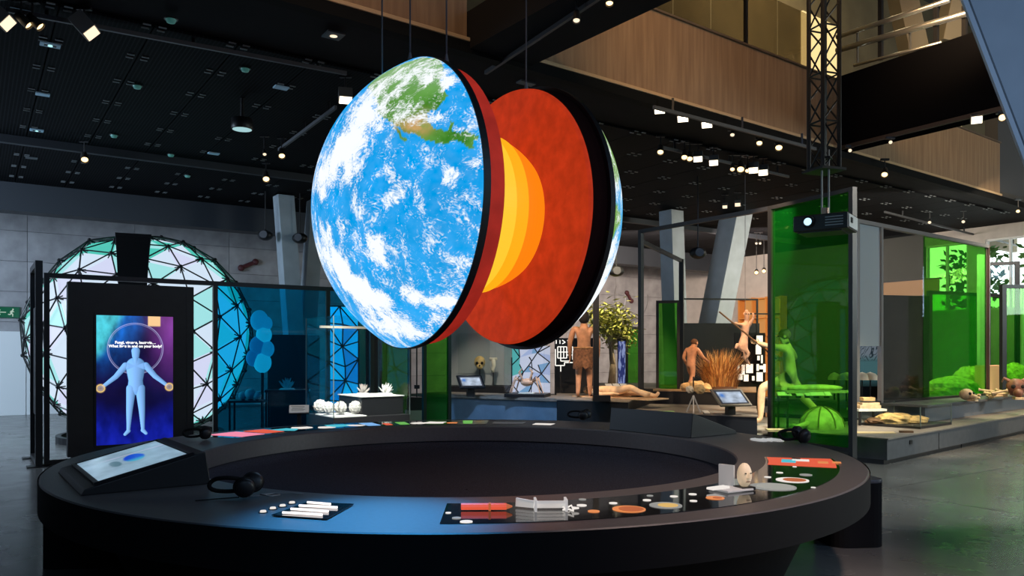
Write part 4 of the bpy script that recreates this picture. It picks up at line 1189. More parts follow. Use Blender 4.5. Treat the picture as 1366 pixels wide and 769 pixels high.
for vi in sorted(nodes):
    v = bm.verts[vi]; a = v.co * DRD * 1.034 + zc
    inst('node', ndm, dome, a)
    for e in v.link_edges:
        o_ = e.other_vert(v).co; b = (v.co * 0.86 + o_ * 0.14) * DRD * 1.0 + zc
        if e.index in used and b.z > 0.05:
            inner.tube([a, b], 0.010, 4, False)
inner.build('inner_struts', BLACKM, dome, kind='stuff')
bm.free()
shr = MB(); sv = []
for k in range(8):
    e = math.radians(72 - 7 * k); hw_ = .30 - .012 * k
    for r_ in (DRD * 1.0, DRD * 1.045):
        for sx in (-1, 1):
            sv.append(zc + (tch * math.cos(e) + Vector((0, 0, math.sin(e)))) * r_ + rth * (sx * hw_ - .16))
sf = []
for k in range(7):
    a, b = 4 * k, 4 * k + 4
    sf += [(a + 2, a + 3, b + 3, b + 2), (a + 1, a, b, b + 1), (a, a + 2, b + 2, b), (a + 3, a + 1, b + 1, b + 3)]
sf += [(0, 1, 3, 2), (30, 31, 29, 28)]
shr.add(sv, sf).build('dark_panel', BLACK, dome)
MB().lathe([(1.45, 0.0), (1.45, 0.12), (1.36, 0.12)], 48).build('base_ring', BLACKM, dome)

# cluster of translucent cells next to the dome, glowing lattice imitating the dome's reflection beyond the coral case
t = thing('cell_cluster', 'cluster of rounded cyan cell shapes standing right of the geodesic dome behind blue glass', 'sculpture', (*px2(350, 14.6), 0))
CELL = mat('cell_cyan', (0.10, 0.45, 0.60), 0.3, emit=(0.10, 0.50, 0.70), es=0.5); CELL2 = mat('cell_pale', (0.3, 0.6, 0.7), 0.25, emit=(0.25, 0.75, 0.85), es=0.6); CELL3 = mat('cell_deep', (0.05, 0.3, 0.5), 0.3, emit=(0.03, 0.30, 0.55), es=0.4)
for k, (px, py, r) in enumerate(((346, 428, .17), (352, 447, .15), (344, 462, .16), (356, 466, .14), (350, 484, .17), (338, 478, .14), (355, 432, .12))):
    p = pt(px, py, 14.6) - t.location
    o = MB().ball(p, r, 16, 10, (1, .6, 1.15)).build('cell', (CELL, CELL2, CELL3)[k % 3], t, smooth=True)
    MB().lathe([(r * 1.02, -0.012), (r * 1.08, 0.012)], 20, Matrix.Translation(p) @ Matrix.Rotation(PI / 2, 4, 'X')).build('cell_rim', BLACKM, o)
MB().tube([(0, 0, 0), (0, 0, 1.7)], 0.03, 8).build('stand', BLACKM, t)
def lattice(name, label, pxs, d, z0, z1, rz, seed, cols, w_):
    x, y = px2(sum(pxs) / 2, d)
    o = thing(name, label, 'light panel', (x, y, 0), rz)
    rr = random.Random(seed); n = 2; W_ = w_
    P = {}
    for i in range(n + 1):
        for j in range(7):
            P[i, j] = Vector((-W_ / 2 + W_ * i / n + (rr.uniform(-.1, .1) * W_ / n if 0 < i < n else 0) * 2, -0.02, z0 + (z1 - z0) * j / 6 + (rr.uniform(-.25, .25) * (z1 - z0) / 6 if 0 < j < 6 else 0)))
    MB().box((0, 0.04, (z0 + z1) / 2), (W_, 0.05, z1 - z0)).build('backing', BLACK, o)
    if z0 > 0.05:
        MB().box((0, 0.04, z0 / 2), (W_ * 0.6, 0.08, z0)).build('stand', BLACK, o)
    st = MB()
    for i in range(n):
        for j in range(6):
            q = [P[i, j], P[i + 1, j], P[i + 1, j + 1], P[i, j + 1]]
            tri = ((q[0], q[1], q[2]), (q[0], q[2], q[3])) if (i + j) % 2 else ((q[0], q[1], q[3]), (q[1], q[2], q[3]))
            for a, b, c in tri:
                cc_ = (a + b + c) / 3; k = [cc_ + (v - cc_) * .97 for v in (a, b, c)]
                MB().add(k + [v + Vector((0, .02, 0)) for v in k], [(0, 1, 2), (5, 4, 3), (0, 3, 4, 1), (1, 4, 5, 2), (2, 5, 3, 0)]).build('light_panel', rr.choice(cols), o)
                for a_, b_ in ((a, b), (b, c), (c, a)):
                    st.tube([a_ + Vector((0, -.03, 0)), b_ + Vector((0, -.03, 0))], 0.014, 5, False)
    st.build('reflected_struts', BLACKM, o, kind='stuff')
    return o
LB = [emis('lattice_blue', (0.04, 0.58, 0.85), 1.2), emis('lattice_azure', (0.10, 0.72, 0.92), 1.2), emis('lattice_deep', (0.02, 0.34, 0.66), 1.1)]
lattice('dome_reflection', 'tall glowing blue strut lattice imitating a dome reflection behind the coral case', (440, 475), 15.6, 0.3, 2.55, 0.1, 5, LB, 0.62)
# dark monolith panels and small shelves seen through the blue glass
o = MB().box((0, 0, 1.0), (0.78, 0.25, 2.0)).build('display_board', BLACK, loc=(*px2(384, 16.2), 0), rz=0.2, bevel=0.01); tag(o, 'broad dark display panel seen through the blue glass left of the coral case', 'panel')
o = MB().box((0, 0, 1.0), (0.32, 0.25, 2.0)).build('display_board', DARKP, loc=(*px2(416, 16.6), 0), rz=0.2, bevel=0.01); tag(o, 'slim dark display panel beside the broad one behind the blue glass', 'panel')
def side_table(px, py, d, w_, dp, label, rz=YAW, name='display_table', m_=BLACK, zb=0.0):
    x, y = px2(px, d); z = zat(py, d)
    o = thing(name, label, 'table', (x, y, 0), rz)
    MB().box((0, 0, z - 0.02), (w_, dp, 0.04)).build('table_top', m_, o)
    for sx in (-1, 1):
        for sy in (-1, 1):
            MB().box((sx * (w_ / 2 - .03), sy * (dp / 2 - .03), (z - .04 + zb) / 2), (.03, .03, z - .04 - zb)).build('leg', BLACKM, o)
    return o, z
o, z = side_table(331, 534, 14.2, 0.62, 0.4, 'small black table carrying glass globes behind the blue glass', 0.1)
for k, (px, r, lab) in enumerate(((324, .075, 'left'), (334, .10, 'large middle'), (343, .07, 'right'))):
    x, y = px2(px, 14.1)
    t = thing('glass_globe', lab + ' pale globe model on the small black table behind the blue glass', 'globe', (x, y, z))
    MB().ball((0, 0, r + .012), r, 18, 12).build('ball', mat('pale_globe', (0.75, 0.76, 0.72), 0.3), t, smooth=True); MB().lathe([(r * .5, 0), (r * .4, .03)], 16).build('foot', BLACKM, t)


def coral(name, label, loc, r, seed, kind='spiky', m_=CORALM, group=None):
    o = thing(name, label, 'coral', loc, 0, group); rr = random.Random(seed)
    if kind == 'spiky':
        MB().lathe([(r * .9, 0), (r * .7, r * .16), (.001, r * .22)], 18).build('base', m_, o, smooth=True)
        for k in range(34):
            a = rr.uniform(0, 2 * PI); e = rr.uniform(.1, 1.25); L = r * rr.uniform(.7, 1.15)
            d = Vector((math.cos(a) * math.sin(e), math.sin(a) * math.sin(e), math.cos(e)))
            MB().tube([d * r * .1, d * L * .6 + Vector((0, 0, r * .12)), d * L + Vector((0, 0, r * .22))], [r * .13, r * .09, r * .02], 6).build('branch', m_, o)
    else:
        bm_ = bmesh.new(); bmesh.ops.create_icosphere(bm_, subdivisions=2, radius=r)
        MB().ball((0, 0, r), r * .86, 16, 10).build('core', m_, o, smooth=True)
        st = MB()
        for e in bm_.edges:
            st.tube([e.verts[0].co + Vector((0, 0, r)), e.verts[1].co + Vector((0, 0, r))], r * .055, 5, False)
        for v in bm_.verts:
            st.tube([v.co + Vector((0, 0, r)), v.co * 1.16 + Vector((0, 0, r))], [r * .05, r * .015], 5)
        st.build('lattice', m_, o); bm_.free()
    return o


# the coral vitrine
VF = Vector((*px2(445, 11.6), 0))
t = thing('glass_vitrine', 'tall clear glass case on black stepped plinths holding the white corals', 'vitrine', VF, YAW)
L_, W_ = 1.25, 1.15; z1 = zat(424, 12.2)
MB().box((L_ / 2, W_ / 2, 0.33), (L_, W_, 0.66)).build('plinth', BLACK, t, bevel=0.006)
MB().box((L_ * .70, W_ * .55, 0.80), (L_ * .56, W_ * .8, 0.28)).build('step', BLACK, t, bevel=0.006)
MB().box((L_ * .70, W_ * .55, 0.947), (L_ * .58, W_ * .82, 0.014)).build('shelf', WHITE, t)
MB().box((L_ * .22, W_ * .35, 0.668), (L_ * .42, W_ * .66, 0.016)).build('shelf', WHITE, t)
MB().box((L_ * .425, W_ * .52, 0.80), (0.012, W_ * .7, 0.28)).build('riser', WHITE, t)
for (x, y, sx, sy) in ((L_ / 2, 0, L_, .01), (L_ / 2, W_, L_, .01), (0, W_ / 2, .01, W_), (L_, W_ / 2, .01, W_)):
    MB().box((x, y, (0.66 + z1) / 2), (sx, sy, z1 - 0.66)).build('glass_pane', CLEAR, t)
EDGEG = mat('glass_edge', (0.10, 0.14, 0.14), 0.3)
for (x, y) in ((0, 0), (L_, 0), (0, W_), (L_, W_)):
    MB().box((x, y, (0.66 + z1) / 2), (.012, .012, z1 - 0.66)).build('glass_edge', EDGEG, t)
MB().box((L_ / 2, W_ / 2, z1), (L_, W_, .012)).build('glass_top', CLEAR, t)
MB().box((L_ / 2, W_ * .5, zat(436, 12.0)), (L_ * .98, 0.06, 0.035)).build('light_bar', mat('light_bar', (0.5, 0.48, 0.4), 0.4, emit=(1.0, 0.85, 0.6), es=0.35), t)
for k, (px, dd, r, lab) in enumerate(((438, 12.0, .092, 'left round white coral of the three in front in the glass case'), (454, 12.05, .095, 'middle round white coral of the three in front in the glass case'), (474, 12.1, .095, 'right round white coral of the three in front in the glass case'), (427, 12.3, .10, 'round white coral at the back left of the lower shelf in the glass case'))):
    x, y = px2(px, dd)
    coral('round_coral', lab, (x, y, 0.69), r, k, 'round', group='round white corals on the lower shelf')
coral('spiky_coral', 'spiky bright white coral on the upper shelf of the glass case', (*px2(514, 12.65), 0.956), 0.15, 5)
coral('spiky_coral', 'duller spiky coral at the back of the upper shelf of the glass case', (*px2(484, 12.75), 0.956), 0.13, 6, m_=mat('dull_coral', (0.45, 0.42, 0.40), 0.7))
o, z = side_table(384, 520, 14.6, 0.78, 0.5, 'black table with a pale coral seen through the blue glass', 0.2)
coral('spiky_coral', 'pale spiky coral on the black table seen through the blue glass', (*px2(383, 14.55), z), 0.17, 8)
t = thing('label_stand', 'white slanted text label on a black stand in front of the blue glass', 'label stand', (*px2(399, 11.2), 0), 0.25)
MB().box((0, 0.05, 0.38), (0.06, 0.06, 0.76)).build('stand', BLACK, t); MB().box((0, 0.05, 0.01), (0.26, 0.2, 0.02)).build('foot', BLACK, t)
Rx = Matrix.Rotation(math.radians(28), 3, 'X')
MB().box((0, 0, 0.82), (0.27, 0.20, 0.012), rot=Rx).build('label_plate', mat('white_label', (0.8, 0.8, 0.78), 0.5), t)
MB().box((0, 0.0, 0.808), (0.28, 0.21, 0.012), rot=Rx).build('plate_backing', BLACK, t)
m = MB()
for q in range(5):
    m.box(Vector((-0.02 + (q % 2) * .01, 0, 0.8275)) + Rx @ Vector((0, 0.06 - q * .028, 0)), (0.19 - (q % 3) * .02, 0.008, 0.002), rot=Rx)
m.build('text_lines', mat('text_grey', (0.25, 0.25, 0.25), 0.6), t)
spot_light('label_spot', (-3.3, 9.2, 5.1), (-3.0, 11.2, 0.8), 120, (1, .95, .9), 14)

# ================================================================== FIGURES
def figure(name, J, E, m_, parent, sub=2, loc=(0, 0, 0), rz=0.0):
    """one continuous skinned body: J name -> ((x, y, z), radius), E pairs; the first joint is the root"""
    ks = list(J); me = bpy.data.meshes.new(name)
    me.from_pydata([J[k][0] for k in ks], [(ks.index(a), ks.index(b)) for a, b in E], [])
    me.materials.append(m_)
    o = bpy.data.objects.new(name, me); C.objects.link(o); o.parent = parent; o.location = loc; o.rotation_euler = (0, 0, rz)
    md = o.modifiers.new('skin', 'SKIN'); md.use_smooth_shade = True; md.branch_smoothing = 0.4
    for i, k in enumerate(ks):
        r = J[k][1]; sv = me.skin_vertices[0].data[i]
        sv.radius = (r, r) if not isinstance(r, tuple) else r; sv.use_root = (i == 0)
    s_ = o.modifiers.new('smooth', 'SUBSURF'); s_.levels = sub; s_.render_levels = sub
    return o


def add_hand(J, E, tag_, wrist, d, side, s=1.0, curl=0.3):
    """five separate fingers of different lengths from the palm; d is the forearm direction, side points to the thumb"""
    d = Vector(d).normalized(); sd = Vector(side); sd = (sd - d * sd.dot(d)).normalized(); nrm = d.cross(sd).normalized()
    w_ = Vector(wrist); pal = w_ + d * 0.075 * s
    J[tag_ + 'palm'] = (tuple(pal), (0.036 * s, 0.024 * s)); E.append((tag_ + 'wrist', tag_ + 'palm'))
    for k, (off, L) in enumerate(((.030, .070), (.010, .078), (-.010, .073), (-.029, .056))):
        a = pal + sd * off * s + d * .02 * s; b = a + (d - nrm * curl * .5) * L * .5 * s; c = b + (d - nrm * curl * 1.4).normalized() * L * .5 * s
        for q, p, r in (('a', a, .010), ('b', b, .009), ('c', c, .007)):
            J['%s%d%s' % (tag_, k, q)] = (tuple(p), r * s)
        E += [(tag_ + 'palm', '%s%da' % (tag_, k)), ('%s%da' % (tag_, k), '%s%db' % (tag_, k)), ('%s%db' % (tag_, k), '%s%dc' % (tag_, k))]
    a = w_ + d * .035 * s + sd * .038 * s; b = a + (d * .6 + sd * .6 - nrm * .3).normalized() * .045 * s
    J[tag_ + 'ta'] = (tuple(a), .012 * s); J[tag_ + 'tb'] = (tuple(b), .008 * s)
    E += [(tag_ + 'palm', tag_ + 'ta'), (tag_ + 'ta', tag_ + 'tb')]


def body(J0, hands=True, s=1.0, curl=0.35):
    J = dict(J0)
    E = [('pelvis', 'spine'), ('spine', 'chest'), ('chest', 'neck'), ('neck', 'head'), ('head', 'crown')]
    if 'jaw' in J:
        E.append(('head', 'jaw'))
    for q in 'LR':
        E += [('chest', q + 'shoulder'), (q + 'shoulder', q + 'elbow'), (q + 'elbow', q + 'wrist'), ('pelvis', q + 'hip'), (q + 'hip', q + 'knee'), (q + 'knee', q + 'ankle'), (q + 'ankle', q + 'toe')]
        if hands:
            e = Vector(J[q + 'elbow'][0]); w_ = Vector(J[q + 'wrist'][0])
            add_hand(J, E, q, w_, w_ - e, Vector((0, 1, 0.3)) if abs((w_ - e).normalized().y) < .8 else Vector((0, 0, 1)), s, curl)
    return J, E


def face(parent, c, fwd, s=1.0, m_=None, hair=None, cap=0.105):
    f = Vector(fwd).normalized(); up = Vector((0, 0, 1)); up = (up - f * up.dot(f)).normalized(); rt = f.cross(up); c = Vector(c)
    MB().ball(c + f * .085 * s + rt * .032 * s + up * .01 * s, .013 * s, 8, 6).ball(c + f * .085 * s - rt * .032 * s + up * .01 * s, .013 * s, 8, 6).build('eyes', HAIR, parent)
    n_ = [c + f * .085 * s + up * .02 * s, c + f * .115 * s - up * .03 * s, c + f * .088 * s - up * .03 * s + rt * .018 * s, c + f * .088 * s - up * .03 * s - rt * .018 * s]
    MB().add(n_, [(0, 1, 2), (0, 3, 1), (1, 3, 2)]).build('nose', m_, parent)
    MB().bar(c + f * .086 * s - up * .055 * s + rt * .024 * s, c + f * .086 * s - up * .055 * s - rt * .024 * s, .009 * s).build('mouth', mat('lip', (0.25, 0.09, 0.06), 0.5), parent)
    MB().ball(c + rt * .088 * s - f * .01 * s, .026 * s, 8, 6, (.5, 1, 1.2)).ball(c - rt * .088 * s - f * .01 * s, .026 * s, 8, 6, (.5, 1, 1.2)).build('ears', m_, parent)
    if hair:
        MB().ball(c - f * .022 * s + up * .03 * s, cap * s, 16, 10, (1, 1, .95), .05, 3).build('hair', hair, parent, smooth=True)


STAND = {'pelvis': ((0, 0, .86), (.145, .11)), 'spine': ((0, -.01, 1.04), (.135, .10)), 'chest': ((0, -.02, 1.24), (.175, .115)), 'neck': ((0, .0, 1.42), .062), 'head': ((0, .03, 1.54), (.078, .092)), 'crown': ((0, .02, 1.61), .06), 'jaw': ((0, .075, 1.48), .045)}
for q, sx in (('L', -1), ('R', 1)):
    STAND.update({q + 'shoulder': ((sx * .20, -.02, 1.34), .078), q + 'elbow': ((sx * .275, -.03, 1.05), .052), q + 'wrist': ((sx * .275, .05, .82), .034), q + 'hip': ((sx * .095, 0, .80), .098), q + 'knee': ((sx * .105, .03, .45), .066), q + 'ankle': ((sx * .115, -.02, .07), .042), q + 'toe': ((sx * .13, .13, .032), .032)})

# ================================================================== CENTRE: COUNTER, CASES, STATUES
# long blue grey counter with a projecting top
cA, cB = Vector((*px2(563, 16.6), 0)), Vector((*px2(741, 14.9), 0)); cd_ = (cB - cA); cL = cd_.length; cR = math.atan2(cd_.y, cd_.x)
t = thing('blue_counter', 'long blue grey counter beyond the far rim of the ring table', 'counter', cA, cR)
MB().box((cL / 2, 0.55, 0.35), (cL, 1.0, 0.70)).build('body', COUNTER, t, bevel=0.006)
MB().box((cL / 2 - .1, 0.52, 0.735), (cL + 0.35, 1.12, 0.06)).build('counter_top', PLTOP, t, bevel=0.006)
MB().box((cL / 2, 0.58, 0.03), (cL - 0.06, 1.0, 0.06)).build('toe_kick', BLACK, t)
# statue plinth to its right
def plinth(name, label, pts, z0, z1, mtop=PLTOP, mside=BLACK):
    """low exhibition platform from floor points (x, y)"""
    c = Vector((sum(p[0] for p in pts) / len(pts), sum(p[1] for p in pts) / len(pts), 0))
    o = thing(name, label, 'plinth', c)
    q = [(p[0] - c.x, p[1] - c.y) for p in pts]
    MB().prism(q, z0, z1 - 0.02).build('body', mside, o)
    MB().prism([(x * 1.012, y * 1.012) for x, y in q], z1 - 0.02, z1).build('plinth_top', mtop, o)
    return o


plinth('exhibit_plinth', 'black plinth with a warm lit top under the headless statue and lying figure', [px2(743, 14.75), px2(838, 14.0), px2(860, 16.4), px2(743, 17.0)], 0.0, 0.76)
# tablets on posts
def scr2(x, y):
    g = np.tile(lin(190, 205, 225), (len(x), 1)); f = fbm(x, y, 4, 3, 9.0)[:, None]; g = g * (.8 + .4 * f)
    k = (np.exp(-(((x - .2) / .09) ** 2 + ((y - .62) / .16) ** 2)))[:, None]; g = g * (1 - k) + lin(60, 125, 210) * k
    k = (sm(.86, .9, y) + sm(.1, .06, y) + sm(.93, .95, x) + sm(.07, .05, x))[:, None].clip(0, 1); return g * (1 - k) + lin(60, 62, 70) * k
def tablet(px, py, d, zb, label, w_, h_, tilt, rz, m_=BLACK):
    """tilted touch screen on a short square post standing on a surface at height zb"""
    x, y = px2(px, d); z = zat(py, d)
    o = thing('tablet_kiosk', label, 'kiosk', (x, y, zb), rz)
    MB().box((0, 0.02, (z - zb) / 2 - .02), (0.14, 0.10, z - zb - .02)).build('stand', BLACK, o)
    Rt = Matrix.Rotation(-(PI / 2 - tilt), 3, 'X')
    b = MB().box((0, 0, 0), (w_ + .07, .035, h_ + .07)).build('casing', m_, o, bevel=.006); b.matrix_local = Matrix.Translation((0, 0, z - zb)) @ Rt.to_4x4()
    p = picture('screen', 40, 30, w_, h_, scr2, vcol_emit('tablet_print', 0.95), b, (0, -.020, 0))
    return o


tablet(628, 510, 15.7, 0.765, 'black touch tablet on a short post at the left end of the blue grey counter', 0.46, 0.30, math.radians(40), 0.35)
# skull case behind
gv = thing('skull_case', 'wide clear case with a grey backing board showing a golden skull', 'vitrine', (*px2(652, 18.2), 0), 0.02)
MB().box((0, 0, 0.44), (1.78, 0.7, 0.88)).build('plinth', BLACK, gv); MB().box((0, 0.32, 1.65), (1.78, 0.03, 1.55)).build('backing_board', mat('grey_board', (0.42, 0.42, 0.42), 0.7), gv)
for (x, y, sx, sy) in ((0, -.35, 1.78, .01), (-.885, 0, .01, .7), (.885, 0, .01, .7), (.15, 0, .008, .6)):
    MB().box((x, y, 1.65), (sx, sy, 1.55)).build('glass_pane', CLEAR, gv)
MB().box((-.35, .29, 1.62), (.75, .02, .95)).build('inner_panel', mat('grey_inner', (0.32, 0.34, 0.33), 0.6), gv)
t = thing('golden_skull', 'golden brown skull on a thin stem in the grey backed case', 'skull', (*px2(640, 18.1), 0.88))
MB().tube([(0, 0, 0), (0, 0, .42)], .012, 6).build('stem', BLACKM, t)
GOLD = mat('golden_bone', (0.62, 0.42, 0.16), 0.5, nscale=8, namt=.3)
MB().ball((0, 0, .54), .15, 16, 12, (.85, 1.05, .95)).ball((0, -.09, .45), .085, 12, 8, (.9, .8, .9)).build('cranium', GOLD, t, smooth=True)
MB().ball((-.055, -.135, .52), .035, 8, 6).ball((.055, -.135, .52), .035, 8, 6).ball((0, -.165, .46), .02, 6, 5).build('eye_sockets', HAIR, t)
t = thing('figurine', 'small pale T-shaped bone figurine on a stem right of the golden skull', 'figurine', (*px2(658, 18.1), 0.88))
MB().tube([(0, 0, 0), (0, 0, .32)], .01, 6).build('stem', BLACKM, t)
MB().tube([(0.0, 0, .30), (-.02, 0, .38), (.02, 0, .46), (0, 0, .60)], [.03, .045, .04, .05], 8).tube([(-.09, 0, .62), (.0, 0, .60), (.09, 0, .62)], [.03, .045, .03], 8).build('bone', mat('ivory', (0.78, 0.70, 0.55), 0.5), t, smooth=True)
# glass cube with a glowing lattice imitating the dome's reflection and the pink spider crab
gc = thing('crab_case', 'glass cube with a dome reflection imitated by a glowing lilac and teal strut lattice, holding a spider crab', 'vitrine', (*px2(704, 15.55), 0.765), -0.25)
MB().box((0, 0, 0.03), (0.80, 0.62, 0.06)).build('base', BLACK, gc)
for (x, y, sx, sy) in ((0, -.31, .80, .01), (-.395, 0, .01, .62), (.395, 0, .01, .62)):
    MB().box((x, y, .54), (sx, sy, .96)).build('glass_pane', CLEAR, gc)
LL = [emis('case_lilac', (0.48, 0.58, 0.92), 0.72), emis('case_white', (0.68, 0.72, 0.92), 0.78), emis('case_teal', (0.14, 0.66, 0.66), 0.6), emis('case_sky', (0.25, 0.50, 0.85), 0.62)]
rr = random.Random(4); st = MB(); nP = {}
for i in range(5):
    for j in range(6):
        nP[i, j] = Vector((-.39 + .78 * i / 4 + (rr.uniform(-.07, .07) if 0 < i < 4 else 0), .28, .07 + .93 * j / 5 + (rr.uniform(-.06, .06) if 0 < j < 5 else 0)))
for i in range(4):
    for j in range(5):
        q = [nP[i, j], nP[i + 1, j], nP[i + 1, j + 1], nP[i, j + 1]]
        for a, b, c in (((q[0], q[1], q[2]), (q[0], q[2], q[3])) if (i + j) % 2 else ((q[0], q[1], q[3]), (q[1], q[2], q[3]))):
            MB().add([a, b, c] + [v + Vector((0, .02, 0)) for v in (a, b, c)], [(0, 1, 2), (5, 4, 3), (0, 3, 4, 1), (1, 4, 5, 2), (2, 5, 3, 0)]).build('light_panel', LL[2] if i == 0 and j > 1 else rr.choice((LL[0], LL[1], LL[1], LL[3])), gc)
            if rr.random() < .55:
                st.tube([a + Vector((0, -.02, 0)), c + Vector((0, -.02, 0))], .012, 5, False)
st.build('reflected_struts', BLACKM, gc, kind='stuff')
t = thing('spider_crab', 'pink and orange spider crab specimen with long legs in the glowing glass cube', 'crab', gc.location + Vector((-0.02, 0, 0.06)), -0.2)
CR = mat('crab_shell', (0.85, 0.50, 0.36), 0.5, nscale=9, namt=.3, emit=(0.6, 0.3, 0.2), es=0.0)
MB().ball((0, 0, .22), .11, 14, 10, (1.1, .9, .7), .06, 2).build('carapace', CR, t, smooth=True)
for sx in (-1, 1):
    for k in range(4):
        a = -0.6 + .45 * k; e = Vector((sx * math.cos(a) * .24, math.sin(a) * .14, .34 - .03 * k)); f_ = Vector((sx * math.cos(a) * .34, math.sin(a) * .2, .01))
        MB().tube([(sx * .07, 0, .22), e, f_], [.022, .018, .008], 6).build('leg', CR, t)
    MB().tube([(sx * .06, -.05, .24), (sx * .13, -.1, .42), (sx * .07, -.12, .5)], [.02, .024, .012], 6).build('claw', CR, t)
MB().tube([(.10, .05, .5), (.08, .05, .66), (.04, .05, .72)], [.01, .012, .016], 6).tube([(.08, .05, .0), (.10, .05, .5)], .008, 6).build('mount_rod', BLACKM, t)
MB().box((0, 0, 0.01), (0.3, 0.2, 0.02)).build('mount_base', CORALM, t)
# white tube maze
t = thing('tube_maze', 'white glowing square line maze hung left of the headless statue', 'light sculpture', (*px2(752, 17.6), 0))
MZ = emis('maze_white', (1.0, 0.96, 0.88), 1.1)
for pl in (((741, 480), (741, 488), (753, 488), (753, 484), (765, 484)), ((744, 463), (744, 478), (756, 478), (756, 463), (744, 463)), ((748, 463), (748, 482), (760, 482), (760, 463)), ((752, 463), (752, 478)), ((741, 466), (741, 480)), ((744, 470), (763, 470)), ((756, 474), (764, 474)), ((748, 488), (748, 496)), ((760, 463), (764, 463), (764, 480)), ((742, 454), (742, 459)), ((747, 454), (747, 459)), ((750, 454), (754, 457), (750, 459)), ((757, 454), (760, 459)), ((763, 454), (763, 459))):
    m = MB()
    for a, b in zip(pl, pl[1:]):
        m.bar(pt(*a, 17.6) - t.location, pt(*b, 17.6) - t.location, .022)
    m.build('tube', MZ, t)
MB().bar(pt(748, 496, 17.6) - t.location, Vector((pt(748, 496, 17.6).x - t.location.x, 0, 0)), .03).build('stand', BLACKM, t)
MB().bar(pt(740, 461, 17.66) - t.location, pt(766, 461, 17.66) - t.location, .02).build('carrier', BLACKM, t)
o = MB().box((0, 0, 0.99), (.95, .12, 1.98)).build('display_board', DARKP, loc=(*px2(767, 18.4), 0), rz=0.0); tag(o, 'dark panel behind the headless statue and white tube maze', 'panel')
# the headless-looking man seen from behind
t = thing('caveman_statue', 'bare-backed brown early human statue seen from behind, loincloth, on the plinth', 'statue', (*px2(779, 15.3), 0.76), -0.12)
J, E = body(STAND); figure('body', J, E, SKIN, t)
MB().ball((0, .0, 1.56), .112, 16, 12, (.95, 1.05, 1.2), .05, 2).build('hair', HAIR, t, smooth=True)
face(t, (0, .03, 1.53), (0, 1, 0), 1.0, SKIN)
pr = [(.185, .97), (.195, .90), (.20, .78), (.21, .66), (.20, .60)]
m = MB(); n = 22
for (r, z) in pr:
    pass
m.lathe([(r * (1 + .0), z) for r, z in pr], n, Matrix.Diagonal((1.06, .82, 1, 1)))
rr = random.Random(2)
m.v = [(x * (1 + rr.uniform(-.05, .05)), y * (1 + rr.uniform(-.05, .05)), z + (rr.uniform(-.07, .03) if z < .62 else 0)) for x, y, z in m.v]
m.build('loincloth', HIDE, t)
MB().lathe([(.19, .985), (.205, .965), (.19, .945)], 22, Matrix.Diagonal((1.06, .82, 1, 1))).build('belt', mat('fur_tan', (0.36, 0.19, 0.09), 0.9, nscale=20, namt=.4), t)
# the lying figure
t = thing('lying_figure', 'pale beige human figure lying on its back on the plinth behind the statue', 'statue', (*px2(823, 15.15), 0.76), -0.80)
LJ = {'pelvis': ((0, 0, .13), (.135, .11)), 'spine': ((-.20, 0, .14), (.13, .10)), 'chest': ((-.40, 0, .15), (.165, .12)), 'neck': ((-.60, 0, .14), .06), 'head': ((-.72, 0, .15), (.085, .085)), 'crown': ((-.79, 0, .15), .06), 'jaw': ((-.68, 0, .20), .045),
      'Lshoulder': ((-.50, -.19, .13), .07), 'Lelbow': ((-.22, -.28, .07), .048), 'Lwrist': ((.02, -.22, .09), .033), 'Rshoulder': ((-.50, .19, .13), .07), 'Relbow': ((-.24, .29, .07), .048), 'Rwrist': ((.0, .28, .05), .033),
      'Lhip': ((.06, -.09, .13), .095), 'Lknee': ((.40, -.10, .22), .066), 'Lankle': ((.78, -.10, .07), .042), 'Ltoe': ((.86, -.12, .14), .03), 'Rhip': ((.06, .09, .13), .095), 'Rknee': ((.44, .12, .12), .066), 'Rankle': ((.82, .12, .06), .042), 'Rtoe': ((.88, .14, .14), .03)}
J, E = body(LJ); figure('body', J, E, SKINP, t); face(t, (-.72, 0, .15), (0.05, 0, 1), .95, SKINP, mat('sand_hair', (0.35, 0.22, 0.12), .8), .09)
MB().box((0.05, 0, .012), (1.85, .62, .024)).build('sand_bed', mat('sand_bed', (0.6, 0.40, 0.24), .8, nscale=14, namt=.2), t)
# fig tree
def leafy(name, label, cat, loc, trunk_h, cr, ch, nl, seed, leafm, trm, ls=.07, squash=1.0):
    o = thing(name, label, cat, loc); rr = random.Random(seed)
    MB().tube([(0, 0, 0), (.03, 0, trunk_h * .5), (-.02, 0, trunk_h)], [.10, .075, .055], 10).build('trunk', trm, o, smooth=True)
    br = []
    for k in range(9):
        a = 2 * PI * k / 9 + rr.uniform(-.3, .3); L = rr.uniform(.5, .95)
        e = Vector((math.cos(a) * cr * L * .8, math.sin(a) * cr * L * .8, trunk_h + ch * rr.uniform(.2, .9)))
        MB().tube([(-.02, 0, trunk_h * .93), (e.x * .45, e.y * .45, trunk_h + (e.z - trunk_h) * .5), e], [.035, .022, .008], 6).build('branch', trm, o); br.append(e)
    m = MB()
    for _ in range(nl):
        b = rr.choice(br); c = b + Vector((rr.gauss(0, cr * .30), rr.gauss(0, cr * .30), rr.gauss(0, ch * .22)))
        a = Vector((rr.uniform(-1, 1), rr.uniform(-1, 1), rr.uniform(-.6, .4))).normalized() * ls * rr.uniform(.7, 1.3)
        b2 = a.cross(Vector((rr.uniform(-.5, .5), rr.uniform(-.5, .5), 1))).normalized() * ls * .42
        m.add([c - a, c + b2, c + a + Vector((0, 0, -.01)), c - b2], [(0, 1, 2, 3)])
    m.build('foliage', leafm, o, kind='stuff')
    return o
